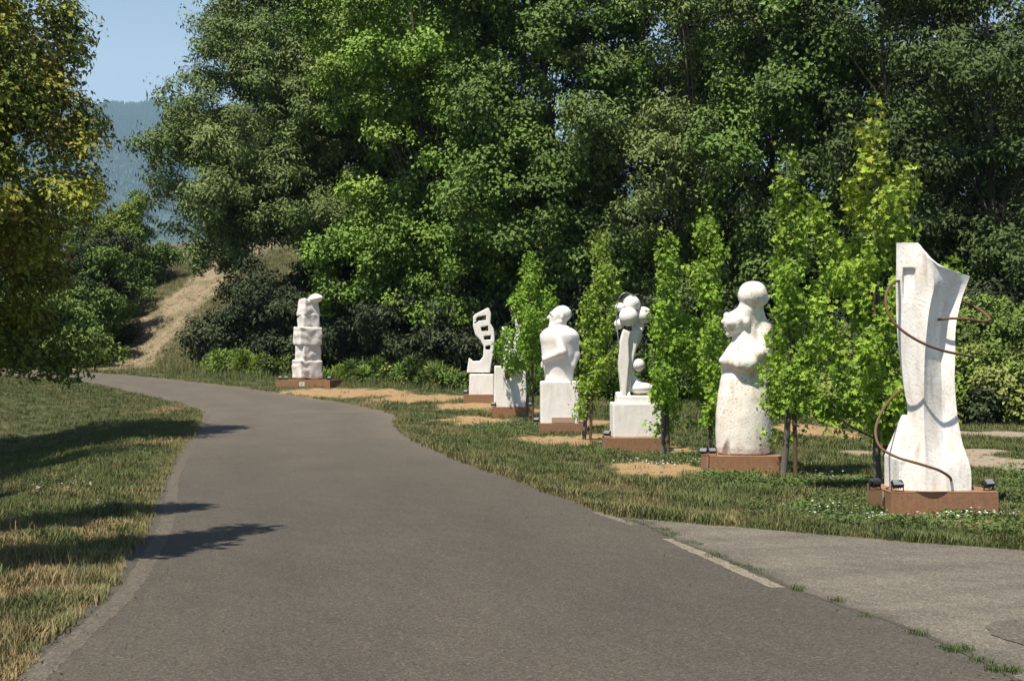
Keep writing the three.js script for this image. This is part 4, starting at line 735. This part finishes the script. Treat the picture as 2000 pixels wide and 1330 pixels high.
const stake = (px0, d, px1, top, label) => { const b = standAt(px0, d), e = at(px1, top, d + .1), t = thing('wooden_stake', label, 'stake', b.toArray(), 0, 'brown stakes beside the young trees'); local(t, part('pole', tube([b.clone().add(V(0, -.2, 0)), b.clone().lerp(e, .5), e], .034, .03, 8), M.stake, t)); part('tie', new THREE.TorusGeometry(.05, .012, 6, 14).rotateX(Math.PI / 2).translate((e.x - b.x) * .62, (e.y - b.y) * .62, (e.z - b.z) * .62), std(lin(.03, .03, .03), .8), t); };
stake(1737, 16.15, 1706, 560, 'brown stake leaning on the tallest young tree');
stake(1554, 18.4, 1548, 600, 'brown stake beside the young tree right of the pitted woman');
stake(1306, 23.1, 1300, 700, 'thin stake beside the young tree right of the ball cluster');
stake(1152, 28.0, 1160, 700, 'brown stake beside the young tree between the man and the balls');
stake(1041, 35.3, 1040, 690, 'thin stake beside the broad young tree before the dark stones');

// ---------------------------------------------------------------- shrubs, brambles, undergrowth
function shrub(name, label, px, d, w, h, o, seed, group) { // width and height in metres, standing on the ground
  const b = standAt(px, d), r = rng(seed), t = thing(name, label, 'shrub', b.toArray(), 0, group), lobes = [];
  for (let i = 0; i < (o.lobes ?? 3); i++) { const N = o.lobes ?? 3, a = (N > 1 ? i / (N - 1) - .5 : 0) * w * .62, z = (r() - .5) * w * .3, x = b.x + a, y = g0(x, d - z); const hh = h * (.75 + .35 * r()); lobes.push({ c: V(x, y + hh * .42, b.z + z), r: [w * (.17 + .07 * r()), hh * .5, w * (.2 + .08 * r()) * (o.thin ?? 1)] }); }
  const { list, clumps } = crownSprays(lobes, { spray: SP.bramble, palette: MID, clump: .45, sprays: 12, per: 6, cover: 1.3, inner: .3, flat: .75, ...o }, r, .05);
  const geos = []; for (let i = 0; i < 9; i++) { const c = clumps[Math.floor(r() * clumps.length)].p, s = b.clone().add(V((r() - .5) * .03, -.1, (r() - .5) * .03)); geos.push(tube([s, s.clone().lerp(c, .5).add(V(0, .15, 0)), c], .022, .006, 5, false)); }
  local(t, part('stem', mergeGeometries(geos), M.bark, t)); local(t, instanced('foliage', o.spray ?? SP.bramble, o.mat ?? LM.far, list, t));
  return t;
}
const BR = [[0.101, 0.156, 0.025], [0.121, 0.180, 0.032], [0.082, 0.128, 0.021]], YEL = [[0.137, 0.198, 0.032], [0.164, 0.211, 0.043], [0.109, 0.173, 0.028], [0.181, 0.211, 0.054]], DK = [[0.026, 0.041, 0.013], [0.032, 0.050, 0.017], [0.039, 0.057, 0.020]], LIME = [[0.124, 0.184, 0.024], [0.146, 0.199, 0.030], [0.102, 0.157, 0.021]];
const brambles = 'bramble bushes at the foot of the tree wall', under = 'dark undergrowth below the tree wall', weeds = 'weeds along the far edge of the road';
[[1985, 39.5, 7, 3.6, BR, 'bright green bramble mound at the right edge, behind the slab'], [1890, 38.5, 6, 3.0, BR, 'bramble mound seen just right of the slab'], [1760, 40, 6, 2.6, BR, 'bramble mound behind the tallest young tree'], [1640, 41, 6, 2.4, BR, 'bramble mound in the gap between the two tallest young trees'], [1540, 43, 6, 2.0, BR, 'bramble mound right of the pitted woman'], [1420, 44, 6, 2.0, MID, 'bramble mound left of the pitted woman'],
  [1990, 35, 5, 1.7, YEL, 'yellowish dry bramble at the right edge, below the bright green mound'], [1900, 35.5, 5, 1.6, YEL, 'yellowish dry bramble right of the slab'], [1800, 36, 5, 1.6, YEL, 'yellowish dry bramble hidden partly by the slab'], [1690, 37, 5, 1.5, YEL, 'yellowish low bramble behind the tallest young tree'], [1590, 38, 5, 1.3, YEL, 'yellowish low bramble behind the stake right of the woman']].forEach(([px, d, w, h, pal, l], i) => shrub('bramble_bush', l, px, d, w, h, { palette: pal, lobes: 4, clump: .5 }, 400 + i, brambles));
{ const t = shrub('small_bush', 'small dark upright bush before the yellowish bramble on the right', 1920, 33.5, .55, 1.15, { palette: DK, lobes: 2, clump: .16, sprays: 8 }, 430); }
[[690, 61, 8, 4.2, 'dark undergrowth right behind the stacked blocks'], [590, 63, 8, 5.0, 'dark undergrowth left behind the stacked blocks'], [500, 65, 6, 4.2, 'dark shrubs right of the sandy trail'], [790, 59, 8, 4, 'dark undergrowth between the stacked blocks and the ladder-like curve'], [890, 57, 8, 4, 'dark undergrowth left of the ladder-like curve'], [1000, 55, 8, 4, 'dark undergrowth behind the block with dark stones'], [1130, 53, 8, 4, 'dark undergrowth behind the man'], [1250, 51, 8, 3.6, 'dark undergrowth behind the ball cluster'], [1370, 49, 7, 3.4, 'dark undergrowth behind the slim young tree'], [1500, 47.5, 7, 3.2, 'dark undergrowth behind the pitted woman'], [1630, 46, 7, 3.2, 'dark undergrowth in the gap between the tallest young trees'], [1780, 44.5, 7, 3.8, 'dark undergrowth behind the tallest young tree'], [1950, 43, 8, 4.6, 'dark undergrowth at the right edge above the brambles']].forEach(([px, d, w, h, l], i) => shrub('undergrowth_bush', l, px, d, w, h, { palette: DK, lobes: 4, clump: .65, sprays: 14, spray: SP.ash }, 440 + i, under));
[[468, 67, 3.6, 2.6, DK, 'shrub on the right side of the trail, at its foot'], [572, 70, 3.4, 2.8, DK, 'dark shrub on the right side of the trail, halfway up'], [655, 74, 4.4, 4.2, DK, 'shrub below the oak beside the upper trail']].forEach(([px, d, w, h, pal, l], i) => shrub('shrub', l, px, d, w, h, { palette: pal, lobes: 4, clump: .6, sprays: 15, spray: SP.ash }, 460 + i, 'shrubs beside the sandy trail'));
[[100, 70, 5.5, 6, MID, 'shrub left of the trail, low by the road'], [165, 74, 4, 7.5, MID, 'tall shrub left of the trail, halfway up'], [225, 80, 3.4, 5, MID, 'lighter green shrub left of the upper trail'], [120, 76, 8, 9.5, DK, 'dark tall shrub behind the olive-yellow tree'], [0, 74, 9, 8, DK, 'dark tall shrub at the left edge behind the olive-yellow tree'], [285, 86, 3, 4.4, MID, 'shrub at the bend of the upper trail'], [215, 88, 6, 7, LIME, 'light green shrub on the bank top left of the trail'], [150, 67.5, 1.8, 1.6, BR, 'small bright shrub at the foot of the trail']].forEach(([px, d, w, h, pal, l], i) => shrub('shrub', l, px, d, w, h, { palette: pal, lobes: 4, clump: .6, sprays: 15, spray: SP.ash }, 470 + i, 'shrubs beside the sandy trail'));
[[415, 62, 1.6, .55, LIME, 'bright weeds at the foot of the trail'], [452, 60.5, 1.7, 1.0, BR, 'weeds midway between trail and stacked blocks'], [492, 58.8, 1.5, .6, LIME, 'low bright weeds before the dark shrubs, right of the trail'], [538, 57.5, 1.4, .85, BR, 'weeds left of the stacked blocks'], [655, 53.5, 1.4, .4, LIME, 'bright weeds right of the stacked blocks'], [712, 53, 1.5, .65, MID, 'weeds between the stacked blocks and the brambles'], [775, 51.5, 1.4, .5, YEL, 'yellowish weeds in the middle of the far verge'], [815, 51.5, 1.8, .8, MID, 'taller weeds in the middle of the far verge'], [858, 50, 1.3, .55, YEL, 'yellowish weeds left of the ladder-like curve'], [893, 49, 1.2, .8, MID, 'weeds beside the base of the ladder-like curve'], [1100, 46, 3, 1.0, MID, 'low weeds behind the man'], [1240, 44, 3, 1.0, MID, 'low weeds behind the ball cluster']].forEach(([px, d, w, h, pal, l], i) => shrub('weed_clump', l, px, d, w, h, { palette: pal, lobes: 2 + i % 3, clump: .18, bough: .3, sprays: 7, thin: .8, spray: i % 3 ? SP.weed : SP.bramble, vary: .9, flat: 1 }, 490 + i, weeds));

// ---------------------------------------------------------------- grass, flowers
function tuft(n, h, w, spreadR, seed) {
  const r = rng(seed), pos = [], idx = [], col = [];
  for (let i = 0; i < n; i++) {
    const a = r() * 6.283, R = spreadR * Math.sqrt(r()), bx = Math.cos(a) * R, bz = Math.sin(a) * R, b = r() * 6.283, ln = h * (.5 + .7 * r()), out = ln * (.15 + .6 * r()), dx = Math.cos(b), dz = Math.sin(b), sx = -dz * w * .5, sz = dx * w * .5, o = pos.length / 3, v = .8 + .4 * r();
    pos.push(bx - sx, -.01, bz - sz, bx + sx, -.01, bz + sz, bx + dx * out * .35 - sx * .8, ln * .6, bz + dz * out * .35 - sz * .8, bx + dx * out * .35 + sx * .8, ln * .6, bz + dz * out * .35 + sz * .8, bx + dx * out, ln * .95, bz + dz * out);
    for (let k = 0; k < 5; k++) col.push(v, v, v * .95); idx.push(o, o + 1, o + 2, o + 1, o + 3, o + 2, o + 2, o + 3, o + 4);
  }
  return geoFrom(pos, idx, col);
}
{
  const r = rng(77), short = [], long = [], seed = [], tmp = new THREE.Color();
  const put = (list, x, z, s, k) => {
    const t = clamp(k.dry + (r() - .5) * .5, 0, 1), v = .75 + .5 * r(), c = mix3(mix3([.066, .1, .019], [.098, .112, .036], r()), [.235, .178, .085], t * (x > xr(-z) ? .58 : 1));
    list.push({ p: V(x, g(x, z) - .005, z), axis: V((r() - .5) * .3, 1, (r() - .5) * .3).normalize(), spin: r() * 6.283, s, c: tmp.clone().setRGB(c[0] * v, c[1] * v, c[2] * v) });
  };
  const scatter = (n, x0, x1, d0, d1, f) => { for (let i = 0; i < n; i++) { const d = d0 * Math.pow(d1 / d0, r()), x = lerp(x0(d), x1(d), r()); f(x, -d, d); } };
  const ok = (x, z, k) => !onPaving(x - .02 * Math.sign(x), z) && r() > k.sand * 1.02 - .03 && r() > k.grav * 1.15 && r() > k.trail * 1.05;
  const viewR = (d) => d * .445 + .8, viewL = (d) => -d * .445 - .8;
  // left verge
  scatter(60000, viewL, (d) => xl(d) + .03, 6.1, 62, (x, z, d) => { if (x > xl(d) + .03) return; const k = cover(x, z); if (ok(x, z, k) && r() > .4 * k.dry) put(short, x, z, (.55 + .6 * r()) * (1 + d * .012) * (.75 + .5 * sst(-.2, .6, n2(x * .9, z * .9))), k); });
  // right verge
  scatter(105000, (d) => Math.max(d < 13.6 ? apronTop(d) : xr(d), viewL(d)), viewR, 9.5, 62, (x, z, d) => { const k = cover(x, z); if (ok(x, z, k) && r() > .45 * k.dry) put(short, x, z, (.6 + .6 * r()) * (1 + d * .012) * (.7 + .7 * sst(-.3, .6, n2(x * .7 + 4, z * .7))), k); });
  // longer blades where nobody mows
  scatter(5000, viewL, (d) => xl(d) - .1, 6.3, 44, (x, z, d) => { const m = n2(x * .5 + 2, z * .5) + (d > 14 && d < 21 && x < xl(d) - 2.4 ? .8 : 0); if (m > .25 && x < xl(d)) put(long, x, z, .6 + .6 * r(), cover(x, z)); });
  scatter(4200, (d) => Math.max(d < 13.6 ? apronTop(d) : xr(d), viewL(d)) + .15, (d) => Math.min(viewR(d), (d < 13.6 ? apronTop(d) : xr(d)) + 3.4), 10, 32, (x, z, d) => { const k = cover(x, z); if (ok(x, z, k) && n2(x * .8 + 8, z * .8) > -.05) put(long, x, z, .55 + .45 * r(), k); });
  for (let i = 0; i < 15000; i++) { const d = 61 + 31 * r(), px = lerp(150, 620, r()), x = (px - 1000) / F * d; if (x < xr(d) + .2 && d < 76) continue; const k = cover(x, -d); if (r() < k.trail * .93) continue; k.dry = Math.max(k.dry, .35 + .6 * r()); put(r() < .25 ? long : short, x, -d, 1.3 + 1.2 * r(), k); }
  for (let i = 0; i < 7000; i++) { const px = lerp(330, 1000, r()), d = lerp(49, 63, r()) + (700 - px) * .008, x = (px - 1000) / F * d; if (n2(px * .02, d * .3) < -.25 || d < 50 + (700 - px) * .02 || onPaving(x - .4, -d) || x < xr(d) + .5) continue; const k = cover(x, -d); if (k.sand > .3) continue; k.dry *= .7; put(long, x, -d, 1.2 + 2.2 * r() * r(), k); }
  // weeds in the joint between the two roads
  for (const [px, py, n, w] of [[1290, 1036, 16, 26], [1312, 1046, 14, 20], [1400, 1087, 12, 20], [1450, 1108, 10, 18], [1478, 1118, 8, 14], [1565, 1153, 14, 10], [1637, 1177, 12, 10], [1796, 1241, 16, 14], [1872, 1272, 44, 24], [1925, 1295, 10, 22], [1962, 1312, 44, 26], [1250, 1022, 14, 30], [1345, 1062, 6, 26], [1700, 1205, 5, 40]])
    for (let i = 0; i < n; i++) { const q = ground(px + (r() - .5) * 2 * w, py + (r() - .5) * 9), c = [.05, .085, .018]; short.push({ p: V(q.x, q.y + .004, q.z), axis: UPV.clone(), spin: r() * 6.283, s: .3 + .35 * r(), c: tmp.clone().setRGB(c[0] * (.7 + .7 * r()), c[1] * (.7 + .6 * r()), c[2]) }); }
  const gm = std(0xffffff, .75, { vertexColors: true });
  tag(instanced('grass', tuft(14, .062, .0065, .08, 1), gm, short), 'short patchy grass with dry straw on both verges', 'grass', null, 'stuff');
  tag(instanced('long_grass', tuft(8, .19, .005, .09, 2), gm, long), 'longer unmown grass tufts standing above the short grass', 'grass', null, 'stuff');
  // herbs with round leaves and small white flowers
  const herb = spray(8, .06, ovalLeaf(.036, .027), 9, { droop: .1 }), hl = [], fl = [];
  const herbSpots = [[1560, 948, 200, 14, 240], [1700, 952, 60, 12, 200], [1985, 960, 30, 60, 160], [1960, 1040, 60, 16, 100], [1600, 1000, 160, 26, 150], [1880, 1012, 90, 6, 80], [1420, 935, 90, 8, 200], [1000, 840, 120, 14, 300], [1100, 815, 60, 6, 60], [970, 806, 70, 6, 140], [1780, 1030, 200, 14, 110], [1200, 885, 60, 8, 90], [1330, 895, 50, 8, 80], [60, 900, 60, 14, 40], [240, 880, 120, 30, 40], [545, 752, 40, 4, 40], [380, 742, 120, 4, 120]];
  for (const [px, py, rx, ry, n] of herbSpots) for (let i = 0; i < n; i++) { const q = ground(px + (r() + r() - 1) * rx, py + (r() + r() - 1) * ry); if (onPaving(q.x, q.z)) continue; hl.push({ p: q.setY(g(q.x, q.z) + .05), axis: V((r() - .5) * .4, 1, (r() - .5) * .4).normalize(), spin: r() * 6.283, s: .8 + .9 * r(), c: tmp.clone().setRGB(.085 * (.7 + .6 * r()), .14 * (.8 + .5 * r()), .024) }); }
  tag(instanced('herbs', herb, LM.weed, hl), 'low leafy herbs among the grass around the steel bases', 'herbs', null, 'stuff');
  for (const [px, py, rx, ry, n] of [[1800, 1020, 190, 9, 130], [1960, 1015, 60, 10, 50], [1620, 1005, 120, 14, 40], [1010, 834, 110, 9, 170], [1290, 912, 130, 4, 110], [1600, 937, 60, 5, 40], [120, 960, 80, 14, 40], [190, 1000, 40, 10, 12], [330, 870, 20, 6, 10]]) for (let i = 0; i < n; i++) { const q = ground(px + (r() + r() - 1) * rx, py + (r() + r() - 1) * ry); if (onPaving(q.x, q.z)) continue; fl.push({ p: q.setY(g(q.x, q.z) + .06 + .06 * r()), axis: V((r() - .5) * .7, 1, (r() - .5) * .7).normalize(), spin: r() * 6.283, s: .45 + .5 * r(), c: tmp.clone().setRGB(.72, .72, .7) }); }
  const petal = (() => { const q = [], ix = []; for (let k = 0; k < 8; k++) { const a = k / 8 * 6.283, o = q.length / 3; q.push(0, 0, 0, Math.cos(a - .3) * .013, .003, Math.sin(a - .3) * .013, Math.cos(a) * .019, .002, Math.sin(a) * .019, Math.cos(a + .3) * .013, .003, Math.sin(a + .3) * .013); ix.push(o, o + 2, o + 1, o, o + 3, o + 2); } return geoFrom(q, ix); })();
  tag(instanced('wild_flowers', petal, std(0xffffff, .8), fl), 'small white flowers scattered through the grass', 'flowers', null, 'stuff');
  // small stones on the bare earth
  const st = [], put2 = (p, k) => st.push({ p, axis: V(r() - .5, 1, r() - .5).normalize(), spin: r() * 6.283, s: k * (.4 + r() * r() * 1.6), c: tmp.clone().setRGB(.26 + .14 * r(), .2 + .1 * r(), .13 + .07 * r()) });
  for (const p of [...sandy, ...gravel]) for (let i = 0; i < 60 + 50 * p.rx * p.rz; i++) { const a = r() * 6.283, q = 1.25 * Math.sqrt(r()), x = p.x + Math.cos(a) * q * p.rx, z = p.z + Math.sin(a) * q * p.rz; if (!onPaving(x, z)) put2(V(x, g(x, z) + .004, z), .02); }
  for (let i = 0; i < 2600; i++) { const n = Math.floor(r() * (dirtTrail.length - 1)), a = dirtTrail[n], b = dirtTrail[n + 1], t = r(), x = lerp(a.x, b.x, t) + (r() - .5) * 2.4 * a.w, z = lerp(a.z, b.z, t) + (r() - .5) * 2; if (!onPaving(x, z)) put2(V(x, g(x, z) + .01, z), .05); }
  tag(instanced('pebbles', new THREE.DodecahedronGeometry(1, 0).scale(1, .6, .8), std(0xffffff, .95), st), 'small stones strewn over the sandy patches and the dirt trail', 'pebbles', null, 'stuff');
  // dry leaves and grit on the paving
  const lf = ovalLeaf(.05, .03), leafGeo = geoFrom(lf.p, lf.i); const dl = [];
  for (let i = 0; i < 420; i++) { const d = 6.5 * Math.pow(5, r()), side = r() < .85, x = side ? (r() < .6 ? xl(d) + r() * r() * 1.2 : xr(d) - r() * r() * .8) : lerp(xl(d), xr(d), r()); dl.push({ p: V(x, g0(x, d) + .014, -d), axis: V((r() - .5) * .3, .15, 1).normalize(), spin: r() * 6.283, s: .25 + .4 * r(), c: tmp.clone().setRGB(.06 + .08 * r(), .045 + .05 * r(), .025) }); }
  tag(instanced('fallen_leaves', leafGeo, std(0xffffff, .9), dl), 'few small dry leaves lying on the asphalt', 'leaves', null, 'stuff');
}

// ---------------------------------------------------------------- the mountain beyond
{
  const K = 2.2, D = 2700, pos = [], idx = [], col = [], nx = 260, nz = 40, x0 = -2600, x1 = 2600;
  const ridge = table([[-2600, 520], [-1500, 560], [-1000, 592], [-840, 590], [-760, 588], [-600, 570], [-200, 480], [400, 430], [1200, 470], [2600, 400]]);
  const hgt = (x, t) => { const top = ridge(x) + 12 * n2(x * .004, 3) + 5 * n2(x * .015, 8); return t < .6 ? top * Math.pow(t / .6, .8) + 26 * n2(x * .004, t * 3) * Math.sin(t / .6 * 3.14) : top * (1 - .4 * (t - .6)); };
  for (let j = 0; j <= nz; j++) for (let i = 0; i <= nx; i++) {
    const x = lerp(x0, x1, i / nx), t = j / nz, z = -(D - 1100 + 1850 * t), v = 1 + .15 * n2(x * .006, t * 7) + .08 * n2(x * .02, t * 24);
    pos.push(x * K, hgt(x, t) * K - 4, z * K); const lighter = sst(.3, .7, n2(x * .003 + 9, t * 5)); col.push(.03 * v + .02 * lighter, .05 * v + .02 * lighter, .034 * v + .01 * lighter);
    if (i && j) { const a = (j - 1) * (nx + 1) + i - 1, b = a + nx + 1; idx.push(a, a + 1, b, a + 1, b + 1, b); }
  }
  struct('mountain', geoFrom(pos, idx, col), std(0xffffff, 1, { vertexColors: true }));
  const r = rng(9), list = []; const cone = mergeGeometries([new THREE.ConeGeometry(3.2, 7, 6).translate(0, 4, 0), new THREE.ConeGeometry(2.2, 6, 6).translate(0, 7.5, 0)]);
  for (let i = 0; i < 26000; i++) { const x = i < 14000 ? lerp(-1150, -550, r()) : lerp(-1500, 900, r()), t = .05 + .58 * Math.sqrt(r()), z = -(D - 1100 + 1850 * t), v = .85 + .3 * r(); list.push({ p: V(x * K, hgt(x, t) * K - 6, z * K), axis: UPV, spin: r() * 6, s: (.7 + .8 * r()) * 1.7, c: lin(.028 * v, .05 * v, .034 * v) }); }
  tag(instanced('distant_forest', cone, std(0xffffff, 1), list), 'hazy blue forest covering the far mountain', 'forest', null, 'stuff');
}
renderer.render(scene, camera);
